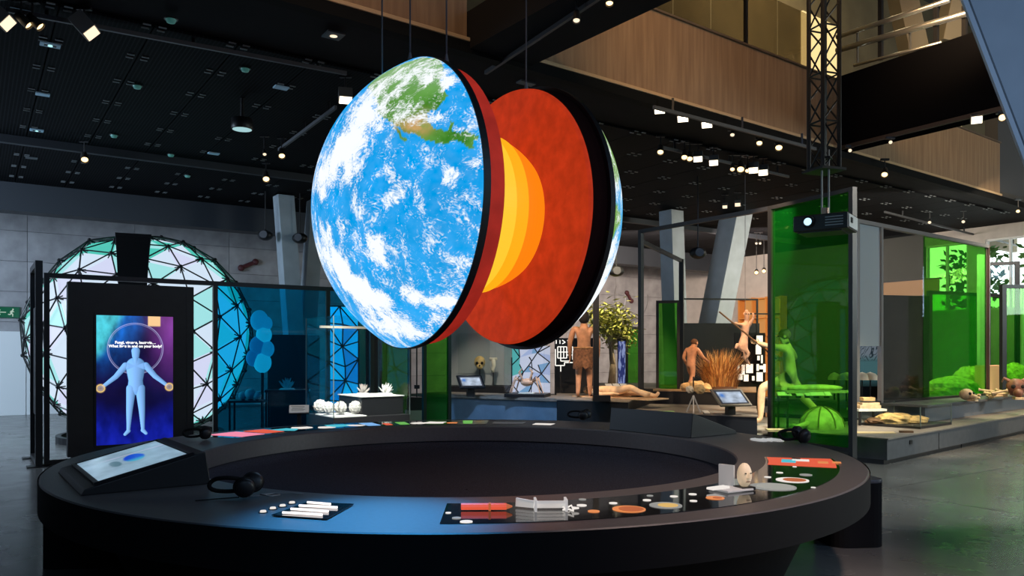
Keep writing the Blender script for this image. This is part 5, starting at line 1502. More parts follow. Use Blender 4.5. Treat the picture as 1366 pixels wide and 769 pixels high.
plinth('exhibit_plinth', 'dark back plinth carrying the fig tree and small white labels', [px2(790, 17.8), px2(880, 17.2), px2(880, 20.4), px2(790, 20.4)], 0.0, 0.86, mat('dark_top', (0.10, 0.095, 0.09), .5))
leafy('fig_tree', 'small fig tree with a pale trunk and yellow green leaves between black posts', 'tree', (*px2(816, 18.9), 0.86), 0.95, .52, .85, 1500, 3, mat('fig_leaf', (0.42, 0.42, 0.10), .6, nscale=5, namt=.4), mat('pale_bark', (0.45, 0.34, 0.22), .8, nscale=10, namt=.3, stretch=(3, 3, .6)), .085)
o = thing('blue_screen', 'narrow upright screen with blue and white figures beside the fig tree trunk', 'screen', (*px2(829.5, 18.6), 0.86)); MB().box((0, 0.03, .55), (.20, .04, 1.1)).build('casing', BLACK, o)
picture('screen', 20, 80, .17, 1.0, lambda x, y: np.tile(lin(50, 60, 120), (len(x), 1)) * (1 - sm(-.05, .1, fbm(x, y, 5, 3, 3.3)))[:, None] + lin(150, 165, 215) * sm(-.05, .1, fbm(x, y, 5, 3, 3.3))[:, None], vcol_emit('blue_print', .7), o, (0, 0.004, .55))
LAB = mat('white_card', (0.8, 0.78, 0.74), .5)
for k, (px, lab) in enumerate(((812, 'left'), (822, 'middle'), (832, 'right'))):
    o = thing('label_card', lab + ' flat white label card on the plinth edge below the fig tree', 'label', (*px2(px, 18.0), 0.86), .1)
    MB().box((0, 0, .035), (.15, .16, .012), rot=Matrix.Rotation(.35, 3, 'X')).build('card', LAB, o); MB().box((0, .05, .012), (.13, .02, .024)).build('prop', BLACK, o)
# frames with green glass
def gframe(px0, px1, d0, rz, z0, z1, label, m_=GREEN, sec=.06, base=None, name='glass_partition'):
    """framed pane from column px0 at depth d0 running along rz until column px1"""
    p0 = px2(px0, d0); d = (math.cos(rz), math.sin(rz)); s_ = hit(px1, p0, d)[2]
    if s_ < 0:
        s_ = -s_; d = (-d[0], -d[1]); rz += PI
    return frame(name, label, 'partition', (*p0, 0), rz, [0, s_], z0, z1, [(.03, s_ - .03, z0 + .08, z1 - .06, m_)], sec), s_


gframe(566, 599, 13.4, YAW, 0, 2.77, 'black framed green glass pane at the left end of the blue grey counter')
gframe(507, 546, 16.4, YAW, 0, 2.3, 'green glass pane behind the right part of the coral case')
gframe(836, 853, 20.6, .1, 0, 2.32, 'slim green glass pane right of the fig tree')
gframe(877, 905, 17.3, -.2, 0, 2.78, 'green glass pane between two black posts left of the walking ape-man')
o = MB().box((0, 0, 1.15), (.18, .1, 2.3)).build('lit_column', mat('tan_board', (0.55, 0.42, 0.25), .6), loc=(*px2(482, 17.2), 0), bevel=.01); tag(o, 'narrow tan lit board between blue lattice and green pane behind the corals', 'board')
spot_light('board_spot', (-3.4, 14.5, 4.8), (-3.3, 17.2, 1.8), 120, (1, .82, .55), 22)
o = MB().box((0, 0, 1.15), (.30, .1, 2.3)).build('display_board', DARKP, loc=(*px2(496, 17.5), 0), bevel=.01); tag(o, 'narrow dark panel right of the tan lit board behind the corals', 'panel')
t = thing('light_stand', 'thin black pole with a small clamp on a black box by the green pane', 'stand', (*px2(556, 15.0), 0), .2)
MB().box((-.03, 0, .27), (.36, .3, .54)).build('base_cabinet', mat('grey_base', (0.25, 0.22, 0.22), .6), t); MB().box((-.03, 0, .66), (.30, .28, .24)).build('box', BLACK, t)
MB().tube([(0, 0, .78), (0, 0, 2.2)], .014, 8).build('pole', BLACKM, t); MB().box((0, -.02, .98), (.10, .06, .07)).build('clamp', BLACKM, t)
# tall black frame posts around the statue plinth
GP0 = Vector((*px2(1030, 12.75), 0)); GPd = Vector((px2(855, 15.2)[0] - GP0.x, 15.2 - GP0.y, 0)); GPL = GPd.length; GPR = math.atan2(GPd.y, GPd.x)
t = thing('frame_gantry', 'tall slim black post and rail frame between the fig tree and the big green pane', 'frame', GP0, GPR)
MB().box((GPL, 0, 2.38), (.08, .08, 3.24)).build('post', BLACKM, t); MB().box((GPL / 2, 0, 3.97), (GPL, .07, .07)).build('top_rail', BLACKM, t)
MB().box((GPL, 0, .80), (.22, .3, .03)).build('foot_plate', BLACKM, t)
e = Vector((*px2(909, 18.4), 0)) - (GP0 + GPd); eL = e.length; t2 = thing('frame_gantry', 'second slim black frame with a high rail reaching back beside the green pane', 'frame', GP0 + GPd, math.atan2(e.y, e.x))
zr = zat(346, 18.4)
MB().box((eL, 0, zr / 2), (.10, .10, zr)).build('post', BLACKM, t2); MB().box((eL / 2 + .05, 0, zr - .04), (eL - .02, .06, .08)).build('top_rail', BLACKM, t2)
t = thing('frame_post', 'black post on a black foot just right of the headless statue', 'post', (*px2(795, 14.15), 0.76))
MB().box((0, 0, 1.6), (.10, .10, 3.2)).build('post', BLACKM, t); MB().box((.10, 0, .05), (.30, .2, .10)).build('foot', BLACKM, t)

# black backdrop with the grass display
o = MB().box((0, 0, 1.2), (2.05, .12, 2.4)).build('display_board', BLACK, loc=(*px2(960, 20.3), 0), rz=.05); tag(o, 'big black backdrop panel behind the golden grass clump', 'panel')
t = thing('thin_frame', 'thin black outline frame rising above the black backdrop panel', 'frame', (*px2(908, 19.6), 0), .12)
fl_ = hit(1010, px2(908, 19.6), (math.cos(.12), math.sin(.12)))[2]
for x in (0, fl_):
    MB().box((x, 0, 1.5), (.04, .04, 3.0)).build('post', BLACKM, t)
MB().box((fl_ / 2, 0, 2.98), (fl_, .04, .04)).build('top_rail', BLACKM, t); MB().box((fl_ + .15, 0, 2.62), (.9, .035, .035)).build('side_rail', BLACKM, t)
plinth('exhibit_plinth', 'black plinth with a warm rim carrying golden grass and the walking ape-man', [px2(872, 16.6), px2(1008, 16.0), px2(1008, 19.2), px2(872, 19.8)], 0.0, 0.84, mat('warm_top', (0.34, 0.22, 0.12), .6))
t = thing('grass_clump', 'big clump of dry golden grass before the black backdrop', 'grass', (*px2(961, 17.4), .84)); rr = random.Random(5)
for mi, mm in enumerate((mat('dry_grass', (0.66, 0.34, 0.11), .8), mat('pale_grass', (0.85, 0.55, 0.22), .8), mat('brown_grass', (0.34, 0.14, 0.05), .8))):
    m = MB()
    for _ in range(330):
        a = rr.uniform(0, 2 * PI); r = .36 * math.sqrt(rr.random()); h = rr.uniform(.35, 1.0) * (1.0 - .45 * r); ln_ = rr.uniform(.1, .95) * (r + .12)
        b0 = Vector((r * math.cos(a), r * math.sin(a) * .7, 0)); d = Vector((math.cos(a), math.sin(a), 0)); s_ = Vector((-d.y, d.x, 0)) * .011
        p1 = b0 + d * ln_ * .35 + Vector((0, 0, h * .6)); p2 = b0 + d * ln_ * 1.3 + Vector((rr.uniform(-.05, .05), 0, h))
        m.add([b0 - s_, b0 + s_, p1 + s_ * .8, p1 - s_ * .8, p2], [(0, 1, 2, 3), (3, 2, 4)])
    m.build('blades', mm, t, kind='stuff')
MB().lathe([(.36, 0), (.30, .05), (.001, .08)], 20).build('soil', mat('soil', (0.10, 0.05, 0.03), .9), t)
t = thing('ape_man', 'brown walking ape-man model stepping towards the golden grass', 'statue', (*px2(921, 17.0), .84), -0.9)
AJ = {'pelvis': ((0, 0, .56), (.10, .085)), 'spine': ((0, .03, .68), (.10, .08)), 'chest': ((0, .07, .80), (.13, .10)), 'neck': ((0, .10, .92), .055), 'head': ((0, .15, 1.0), (.075, .085)), 'crown': ((0, .14, 1.055), .055), 'jaw': ((0, .215, .965), .042),
      'Lshoulder': ((-.14, .06, .87), .058), 'Lelbow': ((-.21, .02, .68), .04), 'Lwrist': ((-.20, .13, .53), .028), 'Rshoulder': ((.14, .06, .87), .058), 'Relbow': ((.19, .17, .70), .04), 'Rwrist': ((.18, .34, .62), .028),
      'Lhip': ((-.065, 0, .52), .07), 'Lknee': ((-.07, .13, .31), .05), 'Lankle': ((-.07, .07, .05), .034), 'Ltoe': ((-.08, .18, .024), .026), 'Rhip': ((.065, 0, .52), .07), 'Rknee': ((.07, -.01, .29), .05), 'Rankle': ((.07, -.17, .07), .034), 'Rtoe': ((.08, -.08, .024), .026)}
J, E = body(AJ, True, .8); figure('body', J, E, SKIN, t); face(t, (0, .15, 1.0), (0, 1, 0), .85, SKIN, mat('brown_hair', (0.10, 0.045, 0.02), .9), .088)
rr = random.Random(8)
for k, (px, d, r, lab) in enumerate(((917, 16.5, .13, 'left'), (929, 16.45, .17, 'middle tallest'), (941, 16.4, .12, 'right'))):
    t = MB().ball((0, 0, r * .55), r, 10, 7, (1.2, .9, .7), .14, k).build('rock', ROCK, loc=(*px2(px, d), .84)); tag(t, lab + ' of the ochre rocks at the feet of the ape-man', 'rock')
t = thing('ball_tripod', 'small white tripod stand carrying two rough ochre balls before the grass plinth', 'model', (*px2(925, 13.4), .60))
for a in (0.3, 2.4, 4.5):
    MB().tube([(0, 0, .30), (.13 * math.cos(a), .13 * math.sin(a), .01)], .012, 6).build('leg', mat('grey_leg', (0.5, 0.5, 0.52), .4), t)
MB().tube([(0, 0, .28), (0, 0, .62)], .012, 6).build('stem', BLACKM, t)
for (x, z, r) in ((-.06, .40, .075), (.10, .41, .10)):
    MB().ball((x, 0, z), r, 12, 8, (1, 1, .85), .10, 5).build('ball', ROCK if x > 0 else mat('pale_rock', (0.66, 0.58, 0.46), .8), t)
plinth('exhibit_plinth', 'low plinth with a warm lit top carrying the tablet and the ball tripod', [px2(842, 13.9), px2(1010, 12.7), px2(1008, 15.2), px2(868, 15.9)], 0.0, 0.60, PLTOP, mat('blue_black', (0.015, 0.02, 0.032), .5))
tablet(975, 531, 13.0, 0.60, 'wide tilted touch tablet on a post below the golden grass', 0.52, 0.34, math.radians(38), 0.30, mat('tablet_grey', (0.16, 0.15, 0.14), .4))
o = thing('label_card', 'small white label card beside the ball tripod', 'label', (*px2(942, 13.2), .60), .2); MB().box((0, 0, .03), (.10, .10, .012), rot=Matrix.Rotation(.4, 3, 'X')).build('card', LAB, o); MB().box((0, .03, .01), (.08, .02, .02)).build('prop', BLACK, o)
o = thing('label_card', 'flat green lit label lying on the low plinth left of the ball tripod', 'label', (*px2(888, 13.7), .60), .2); MB().box((0, 0, .006), (.28, .12, .012)).build('card', mat('green_card', (0.4, 0.6, 0.25), .5), o)
# wall of small light boxes
t = thing('light_box_wall', 'dark stand of small glowing white light boxes right of the golden grass', 'light boxes', (*px2(1002, 18.3), 0))
LBX = emis('light_box', (1.0, 0.88, 0.68), 1.4)
for (xa, ya, xb_, yb_) in ((983, 487, 986, 497), (989, 487, 993, 500), (995, 486, 1004, 498), (983, 499, 990, 507), (992, 500, 998, 509), (1009, 448, 1017, 461), (1008, 461, 1015, 473), (1010, 475, 1013, 481), (1015, 474, 1017, 485), (1009, 486, 1012, 495), (1013, 488, 1019, 493), (1009, 497, 1017, 509), (1018, 486, 1021, 497), (1003, 502, 1006, 508)):
    a = pt(xa, ya, 18.3) - t.location; b = pt(xb_, yb_, 18.3) - t.location
    o = MB().box(((a.x + b.x) / 2, .04, (a.z + b.z) / 2), (abs(b.x - a.x) + .02, .10, abs(b.z - a.z) + .02)).build('box', BLACK, t)
    MB().box(((a.x + b.x) / 2, -.02, (a.z + b.z) / 2), (abs(b.x - a.x), .02, abs(b.z - a.z))).build('light_face', LBX, o)
MB().box((0, .12, 1.05), (.72, .05, 2.1)).build('board', BLACK, t)
# orange lit shelf unit in the corner of the hall
ox = hit(1013, WR, DR)[2]; oy = hit(1034, WR, DR)[2]
t = thing('orange_shelf', 'orange lit shelf unit against the wall, seen left of the big green pane', 'shelf', (WR[0] + DR[0] * (ox + oy) / 2, WR[1] + DR[1] * (ox + oy) / 2, 0), YAW - PI / 2)
OL = emis('shelf_glow', (1.0, 0.42, 0.10), 0.55); ow = (oy - ox) + 1.2
MB().box((0, -.12, 1.9), (ow, .06, 3.8)).build('back_panel', OL, t)
for z in (.9, 1.6, 2.3, 3.0, 3.75):
    MB().box((0, -.32, z), (ow, .4, .05)).build('shelf', ORANGEW, t)
for k in range(4):
    MB().box((-ow / 2 + ow * k / 3, -.32, 1.9), (.05, .4, 3.8)).build('upright', ORANGEW, t)
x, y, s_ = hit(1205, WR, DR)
o = thing('orange_reflection', 'low orange glowing strip imitating a reflection in the glass above the brown panel', 'board', (x, y, zat(386, y)), YAW - PI / 2); MB().box((0, -.05, 0), (2.4, .06, .50)).build('board', emis('reflection_glow', (1.0, 0.45, 0.16), .33), o); MB().box((0, -.05, .27), (2.5, .1, .04)).build('edge', BLACKM, o)  # added strip, its glow imitates an orange reflection in the glass
# spear thrower behind the green pane
t = thing('spear_statue', 'lunging bare human statue thrusting a spear, half behind the big green pane', 'statue', (*px2(1059, 14.35), .30), 1.35); t.scale = (1.1, 1.1, 1.1)
SJ = {'pelvis': ((0, .05, .80), (.15, .12)), 'spine': ((.0, .07, .97), (.145, .11)), 'chest': ((0, .10, 1.17), (.18, .125)), 'neck': ((0, .12, 1.36), .066), 'head': ((0, .16, 1.48), (.08, .095)), 'crown': ((0, .15, 1.55), .062), 'jaw': ((0, .225, 1.42), .046),
      'Lshoulder': ((-.20, .12, 1.28), .08), 'Lelbow': ((-.17, .36, 1.30), .052), 'Lwrist': ((-.08, .54, 1.36), .036), 'Rshoulder': ((.20, .06, 1.28), .08), 'Relbow': ((.34, -.08, 1.12), .052), 'Rwrist': ((.26, .18, 1.10), .036),
      'Lhip': ((-.10, .08, .76), .105), 'Lknee': ((-.11, .52, .64), .078), 'Lankle': ((-.11, .54, .10), .046), 'Ltoe': ((-.12, .70, .035), .034), 'Rhip': ((.10, .02, .76), .105), 'Rknee': ((.12, -.20, .42), .07), 'Rankle': ((.13, -.50, .12), .045), 'Rtoe': ((.14, -.39, .035), .034)}
J, E = body(SJ, True, 1.0, .9); figure('body', J, E, SKINP, t); face(t, (0, .16, 1.48), (0, 1, -.1), 1.0, SKINP, mat('sand_hair', (0, 0, 0)), .10)
MB().tube([(-.08, .28, 1.10), (-.075, .60, 1.38), (-.06, 1.20, 1.90)], .014, 8).build('spear', mat('spear_wood', (0.14, 0.07, 0.03), .6), t)
plinth('exhibit_plinth', 'low dark plinth under the spear statue and the fossils behind the green pane', [(3.97, 12.75), (5.80, 14.40), (7.1, 16.3), (4.6, 16.3), (4.05, 13.3)], 0.0, 0.30, mat('grey_top', (0.30, 0.29, 0.26), .6))
# leaping animal hung before the backdrop
t = thing('hanging_animal', 'slender pinkish animal model hung upright with its pale forepaws spread, above the tablet', 'animal', (*px2(991, 15.6), zat(482, 15.6)))
FUR = mat('pinkish_hide', (0.56, 0.36, 0.27), .6, nscale=9, namt=.25)
HJ = {'belly': ((.02, 0, .44), (.085, .08)), 'chest': ((.06, 0, .66), (.10, .09)), 'neck': ((.08, 0, .80), .055), 'head': ((.07, -.03, .90), (.06, .05)), 'snout': ((.05, -.06, 1.02), .028), 'hip': ((-.02, 0, .30), (.095, .085)), 'tail1': ((.03, .02, .10), .05), 'tail2': ((.10, .02, -.02), .03), 'tail3': ((.16, .02, -.08), .012),
      'La': ((-.04, -.06, .72), .04), 'Lb': ((-.13, -.10, .73), .026), 'Lc': ((-.20, -.11, .76), .02), 'Ra': ((.14, -.05, .76), .04), 'Rb': ((.19, -.08, .86), .026), 'Rc': ((.17, -.09, .96), .02),
      'Lh': ((-.09, -.05, .26), .05), 'Lk': ((-.14, -.10, .34), .036), 'Lf': ((-.17, -.10, .24), .024), 'Rh': ((.05, -.05, .22), .05), 'Rk': ((.09, -.10, .14), .034), 'Rf': ((.04, -.10, .06), .022)}
HE = [('belly', 'chest'), ('chest', 'neck'), ('neck', 'head'), ('head', 'snout'), ('belly', 'hip'), ('hip', 'tail1'), ('tail1', 'tail2'), ('tail2', 'tail3'), ('chest', 'La'), ('La', 'Lb'), ('Lb', 'Lc'), ('chest', 'Ra'), ('Ra', 'Rb'), ('Rb', 'Rc'), ('hip', 'Lh'), ('Lh', 'Lk'), ('Lk', 'Lf'), ('hip', 'Rh'), ('Rh', 'Rk'), ('Rk', 'Rf')]
figure('body', HJ, HE, FUR, t)
MB().ball((.03, -.02, .94), .028, 8, 6, (1, .5, 1.3)).ball((.11, -.02, .94), .028, 8, 6, (1, .5, 1.3)).build('ears', FUR, t); MB().ball((.045, -.075, .93), .012, 6, 5).ball((.085, -.078, .93), .012, 6, 5).build('eyes', HAIR, t)
MB().tube([(.06, .05, .6), (.06, .05, 3.7)], .005, 5).build('hanging_wire', CABLE, t)

# ================================================================== RIGHT: BIG GREEN PANE, PLINTHS, GLASS BAY
P0 = Vector((*px2(1137.5, 11.3), 0)); pd_ = Vector((px2(1029, 12.75)[0] - P0.x, 12.75 - P0.y, 0)); pL = pd_.length
t = thing('green_pane', 'tall black framed green glass pane with the projector hanging before it', 'partition', (P0.x, P0.y, 0.0), math.atan2(pd_.y, pd_.x))
for x in (0, pL):
    p = MB().box((x, 0, 2.0), (.075, .09, 4.0)).build('post', BLACKM, t); MB().box((x, 0, .01), (.2, .26, .02)).build('foot_plate', BLACKM, p)
MB().box((pL / 2, 0, 3.97), (pL, .08, .06)).build('top_rail', BLACKM, t); MB().box((pL / 2, 0, .22), (pL, .08, .06)).build('bottom_rail', BLACKM, t)
pane(t, .03, pL - .03, .25, 3.95, GREEN)
# fossils seen through it
t = thing('turtle_shell', 'ribbed domed turtle shell fossil with a stretched neck behind the green pane', 'fossil', (*px2(1096, 12.9), .385), .35)
SH = mat('shell_bone', (0.62, 0.55, 0.32), .6, nscale=7, namt=.4)
MB().lathe([(.36, 0), (.37, .05), (.33, .17), (.24, .27), (.12, .33), (.001, .35)], 24, Matrix.Diagonal((1, .85, 1, 1))).build('carapace', SH, t, smooth=True)
for k in range(8):
    a = 2 * PI * k / 8; MB().tube([(math.cos(a) * .375 * math.cos(e), math.sin(a) * .32 * math.cos(e), .015 + .345 * math.sin(e)) for e in (0.05, .4, .75, 1.1, 1.4)], .013, 5).build('rib', mat('shell_dark', (0.22, 0.19, 0.08), .6), t)
MB().tube([(-.33, -.05, .09), (-.48, -.08, .07), (-.62, -.1, .06)], [.05, .04, .03], 8).ball((-.66, -.11, .07), .05, 10, 8, (1.3, .9, .8)).build('neck', SH, t, smooth=True)
o, z = side_table(1085, 521, 13.5, 1.15, .42, 'long low fossil table behind the green pane, above the turtle shell', .1, 'fossil_table', mat('pale_table', (0.45, 0.42, 0.32), .6), .30)
m = MB(); t = thing('fish_fossil', 'long flat pale fish fossil lying on the fossil table behind the green pane', 'fossil', (*px2(1087, 13.5), z), .1); t.scale = (.82, .8, 1)
m.ball((0, 0, .04), .62, 20, 8, (1, .26, .10)).build('slab_body', SH, t, smooth=True); MB().prism([(-.60, 0), (-.80, .16), (-.74, 0), (-.80, -.16)], .01, .05).build('tail_fin', SH, t)
for k, px in enumerate((1046, 1066, 1078, 1090, 1104)):
    o = thing('label_card', ('first', 'second', 'third', 'fourth', 'fifth')[k] + ' from the left of the tilted labels along the fossil table behind green glass', 'label', (*px2(px, 13.26), z - .12), .1, 'labels along the fossil table')
    MB().box((0, .0, .07), (.24 if k in (0, 3) else .11, .012, .10), rot=Matrix.Rotation(-.9, 3, 'X')).build('card', LAB, o); MB().box((0, .03, .03), (.08, .04, .06)).build('prop', BLACK, o)
o = MB().prism([(-.34, -.12), (.3, -.10), (.34, .1), (-.3, .13)], 0, .03).build('flat_fossil', SH, loc=(*px2(1050, 12.45), .385)); tag(o, 'flat pale fossil plate at the left front corner behind the green pane', 'fossil')
for k, (px, d, r, lab) in enumerate(((1113, 15.6, .12, 'pale rounded shell on a stalk behind the green pane, left of its right post'), (1129, 15.2, .17, 'white cap-shaped shell on a stalk hard left of the right post of the green pane'), (1150, 15.0, .14, 'beige cap-shaped shell on a stalk in front of the wave-pattern screen'), (1161, 15.0, .15, 'beige cap-shaped shell on a stalk right of the wave-pattern screen centre'))):
    zt = zat(503, d); t = thing('shell_model', lab, 'shell', (*px2(px, d), .30))
    MB().tube([(0, 0, 0), (0, 0, zt - .32)], .014, 6).build('stalk', BLACKM, t); MB().lathe([(r, zt - .36), (r * .95, zt - .30), (r * .6, zt - .24), (.001, zt - .21)], 18).build('cap', mat('shell_cream', (0.7, 0.62, 0.5), .5), t, smooth=True)
t = thing('wave_screen', 'panel printed with dark waves above teal, seen through the grey pane', 'panel', (*px2(1157, 15.9), 0), .1)
MB().box((0, .03, .95), (.62, .05, 1.9)).build('panel', BLACK, t)
def waves(x, y):
    f = fbm(x, y, 3, 3, 1.5); k = sm(.25, .5, np.abs(np.sin(24 * (y + .3 * f + .12 * np.sin(9 * x)))))[:, None] * sm(.45, .5, y)[:, None]
    g = lin(78, 120, 125) * sm(.62, .45, y)[:, None] + lin(125, 138, 150) * (1 - sm(.62, .45, y))[:, None]; g = g * sm(-.1, .3, y)[:, None]
    return g * k + (lin(40, 55, 62) * (1 - k) if True else 0) * sm(.45, .5, y)[:, None] + g * (1 - sm(.45, .5, y))[:, None] * (1 - k)
picture('print', 60, 90, .60, 1.1, waves, vcol_emit('wave_print', .55), t, (0, -.002, 1.5))
o, z = side_table(1156, 545, 13.6, .5, .4, 'small white lit table behind the grey pane', .1, 'white_table', WHITE)
t = thing('layered_slab', 'warm beige layered slab on the small white table behind the grey pane', 'model', (*px2(1157, 13.6), z)); MB().box((0, 0, .03), (.36, .25, .06)).box((0.02, 0, .08), (.30, .2, .04)).build('slab', BONE, t); MB().box((0, 0, .16), (.2, .16, .06)).build('top_stone', ROCK, t)
# long glass bay: grey pane, open pane, green pane under one top rail
B0 = Vector((*px2(1143, 14.0), 0)); bd_ = Vector((px2(1317, 17.3)[0] - B0.x, 17.3 - B0.y, 0)); bL = bd_.length; bR = math.atan2(bd_.y, bd_.x); bdd = (math.cos(bR), math.sin(bR))
def bs(px):
    return hit(px, (B0.x, B0.y), bdd)[2]
t = thing('glass_bay', 'long tall frame holding a grey pane and a broad green pane on the right plinth', 'partition', B0, bR)
RAILG = mat('rail_grey', (0.20, 0.19, 0.19), .4, metal=.4); POSTR = mat('post_brown', (0.06, 0.02, 0.016), .45)
MB().box((bL / 2 - .1, 0, 3.97), (bL + .2, .09, .07)).build('top_rail', RAILG, t); MB().box((bL / 2, 0, .72), (bL, .06, .05)).build('bottom_rail', BLACKM, t)
for px, m_ in ((1143, RAILG), (1174.5, RAILG), (1317, POSTR)):
    MB().box((bs(px), 0, 2.35), (.075, .075, 3.3)).build('post', m_, t)
pane(t, bs(1145), bs(1172), 1.75, 3.93, GREYG); pane(t, bs(1177), bs(1231), .75, 3.93, CLEAR); pane(t, bs(1232), bs(1315), .75, 3.93, GREEN)
o = MB().box((0, 0, 1.73), (1.10, .14, 2.08)).build('brown_panel', BROWN, loc=(*px2(1205.5, 15.7), 0.7), rz=.25, bevel=.006); o.location.z = 0.0; tag(o, 'tall dark brown panel standing behind the clear pane of the glass bay', 'panel')
# farther frames at the right edge
def frame2(px0, px1, d0, rz, z0, z1, label, m_, mp, rail=True):
    p0 = px2(px0, d0); d = (math.cos(rz), math.sin(rz)); s_ = hit(px1, p0, d)[2]; o = thing('glass_partition', label, 'partition', (*p0, 0), rz)
    for x in (0, s_):
        MB().box((x, 0, (z0 + z1) / 2), (.10, .10, z1 - z0)).build('post', mp, o)
    MB().box((s_ / 2, 0, z1 - .04), (abs(s_), .08, .08)).build('top_rail', mp, o)
    if m_:
        pane(o, min(0, s_) + .04, max(0, s_) - .04, z0 + .1, z1 - .08, m_)
    return o
frame2(1338, 1384, 17.2, YAW - .5, .7, zat(380, 17.2), 'dark framed green glass pane nearest the right picture edge', GREEN, BLACKM)
frame2(1357, 1318, 19.2, 2.8, 0.71, zat(349, 19.2), 'taller black frame with clear glass behind, right of the glass bay', CLEAR, BLACKM)
frame2(1240, 1338, 20.0, .45, 0.71, zat(388, 20.0), 'low wide green glass pane with a dark top rail behind the glass bay', GREEN, BLACKM)
o = MB().box((0, 0, 1.6), (1.4, .1, 3.2)).build('grey_panel', mat('cool_grey_panel', (0.32, 0.36, 0.42), .6), loc=(*px2(1392, 18.6), 0), rz=.4); tag(o, 'cool grey panel cut by the right picture edge beside black posts', 'panel')
o = MB().box((0, 0, 2.0), (.35, .08, 4.0)).build('pale_board', mat('cool_pale', (0.55, 0.62, 0.68), .6), loc=(*px2(1312, 19.0), 0), rz=.4); tag(o, 'narrow pale upright panel seen just left of the bay end post', 'panel')
# right plinths
def along(px0, z0, px1, d):
    pass
LP0 = Vector((5.41, 11.35, 0)); LP1 = Vector((12.3, 17.65, 0)); ld = (LP1 - LP0); lL = ld.length; lR = math.atan2(ld.y, ld.x)
t = thing('lower_plinth', 'long low grey plinth step along the right aisle with a recessed base line', 'plinth', LP0, lR)
for (xa, xe, dp) in ((0, 3.2, 1.70), (3.2, lL, .62)):
    MB().box(((xa + xe) / 2, dp / 2, .22), (xe - xa, dp, .30)).build('body', PLINTH, t); MB().box(((xa + xe) / 2, dp / 2 + .03, .035), (xe - xa - .04, dp - .05, .07)).build('shadow_base', BLACK, t)
    MB().box(((xa + xe) / 2, dp / 2 - .005, .375), (xe - xa + .01, dp + .02, .02)).build('plinth_top', PLTOP, t)
MB().box((.85, -.006, .27), (.10, .012, .06)).build('socket', BLACK, t); MB().box((2.0, -.003, .2), (.01, .006, .26)).build('joint', BLACK, t)
UP0 = Vector((*px2(1234, 14.05), 0)); UP1 = UP0 + Vector((math.cos(lR - .02), math.sin(lR - .02), 0)) * 7.0; uR = lR - .02
t = thing('upper_plinth', 'grey upper plinth tier carrying bones and mossy ground on the right', 'plinth', UP0, uR)
MB().box((3.5, 1.6, .52), (7, 3.2, .28)).build('body', mat('plinth_blue_grey', (0.15, 0.165, 0.19), .55), t, bevel=.004); MB().box((3.45, 1.55, .68), (7.2, 3.3, .04)).build('plinth_top', PLINTH, t)
MB().box((3.5, 1.6, .19), (6.9, 3.1, .38)).build('core', BLACK, t)
# low glass case with the burnt-looking fossil
GCp = Vector((*px2(1228, 12.75), .385)); gR = lR
t = thing('fossil_case', 'low flat glass case on the lower plinth holding a crumpled golden fossil', 'vitrine', GCp, math.radians(41))
a_, b_ = 1.30, .98
MB().box((a_ / 2 - .0, b_ / 2, .02), (a_, b_, .04)).build('base', BLACK, t)
for (x, y, sx, sy) in ((a_ / 2, .005, a_, .01), (a_ / 2, b_ - .005, a_, .01), (.005, b_ / 2, .01, b_), (a_ - .005, b_ / 2, .01, b_)):
    MB().box((x, y, .20), (sx, sy, .32)).build('glass_pane', CLEAR, t)
MB().box((a_ / 2, b_ / 2, .362), (a_, b_, .012)).build('glass_lid', CLEAR, t)
for x in (.005, a_ - .005):
    for y in (.005, b_ - .005):
        MB().box((x, y, .20), (.014, .014, .32)).build('glass_edge', EDGEG, t)
t2 = thing('golden_fossil', 'crumpled golden brown fossil lying in the low glass case', 'fossil', GCp + Vector((0.02, .72, .04)), .2)
GF = mat('golden_fossil', (0.66, 0.42, 0.15), .6, nscale=9, namt=.55, bump=.6)
MB().ball((-.12, 0, .06), .34, 18, 9, (1.1, .55, .34), .12, 3).build('mass', GF, t2); MB().ball((.25, -.05, .05), .22, 14, 8, (1.2, .7, .36), .14, 7).build('lobe', GF, t2); MB().ball((-.42, .02, .04), .18, 12, 7, (1.2, .8, .34), .14, 9).build('dark_lobe', mat('dark_fossil', (0.10, 0.05, 0.02), .7, nscale=9, namt=.4), t2)
o = MB().prism([(-.30, -.10), (.28, -.13), (.34, .08), (-.24, .12)], 0, .012).build('lit_label', mat('cream_label', (0.72, 0.55, 0.30), .5), loc=(*px2(1166, 12.15), .385)); tag(o, 'flat cream label sheet on the lower plinth in front of the fossil case', 'label')
o = MB().prism([(-.10, -.03), (.10, -.05), (.12, .04), (-.08, .05)], 0, .03).build('fossil_chip', mat('dark_fossil', (0, 0, 0)), loc=(*px2(1208, 12.2), .385)); tag(o, 'small dark fossil chip lying beside the cream label', 'fossil')
# mossy mounds, orange block, bones
for k, (px, d, rx, rz_, lab) in enumerate(((1270, 17.6, .66, .40, 'long mossy mound left behind the green pane of the glass bay'), (1292, 18.3, .42, .62, 'taller mossy hump in the middle behind the green pane of the glass bay'), (1352, 18.2, .50, .68, 'mossy mound behind the nearest right green pane'))):
    mm_ = MB().ball((0, 0, 0), 1, 24, 14, (rx, .40, rz_), .06, k); mm_.v = [(x, y, max(z, 0.0)) for x, y, z in mm_.v]
    o = mm_.build('moss_mound', MOSS, loc=(*px2(px, d), .70)); tag(o, lab, 'moss')
t = thing('lit_block', 'warm orange lit block standing behind the bay end post', 'block', (*px2(1321, 17.9), .70), .4); MB().box((0, 0, .34), (.62, .3, .62)).build('block', mat('peach_block', (0.85, 0.50, 0.28), .6, emit=(1, .5, .25), es=.18), t); MB().box((0, 0, .015), (.7, .36, .03)).build('base', BLACK, t)
rr = random.Random(6)
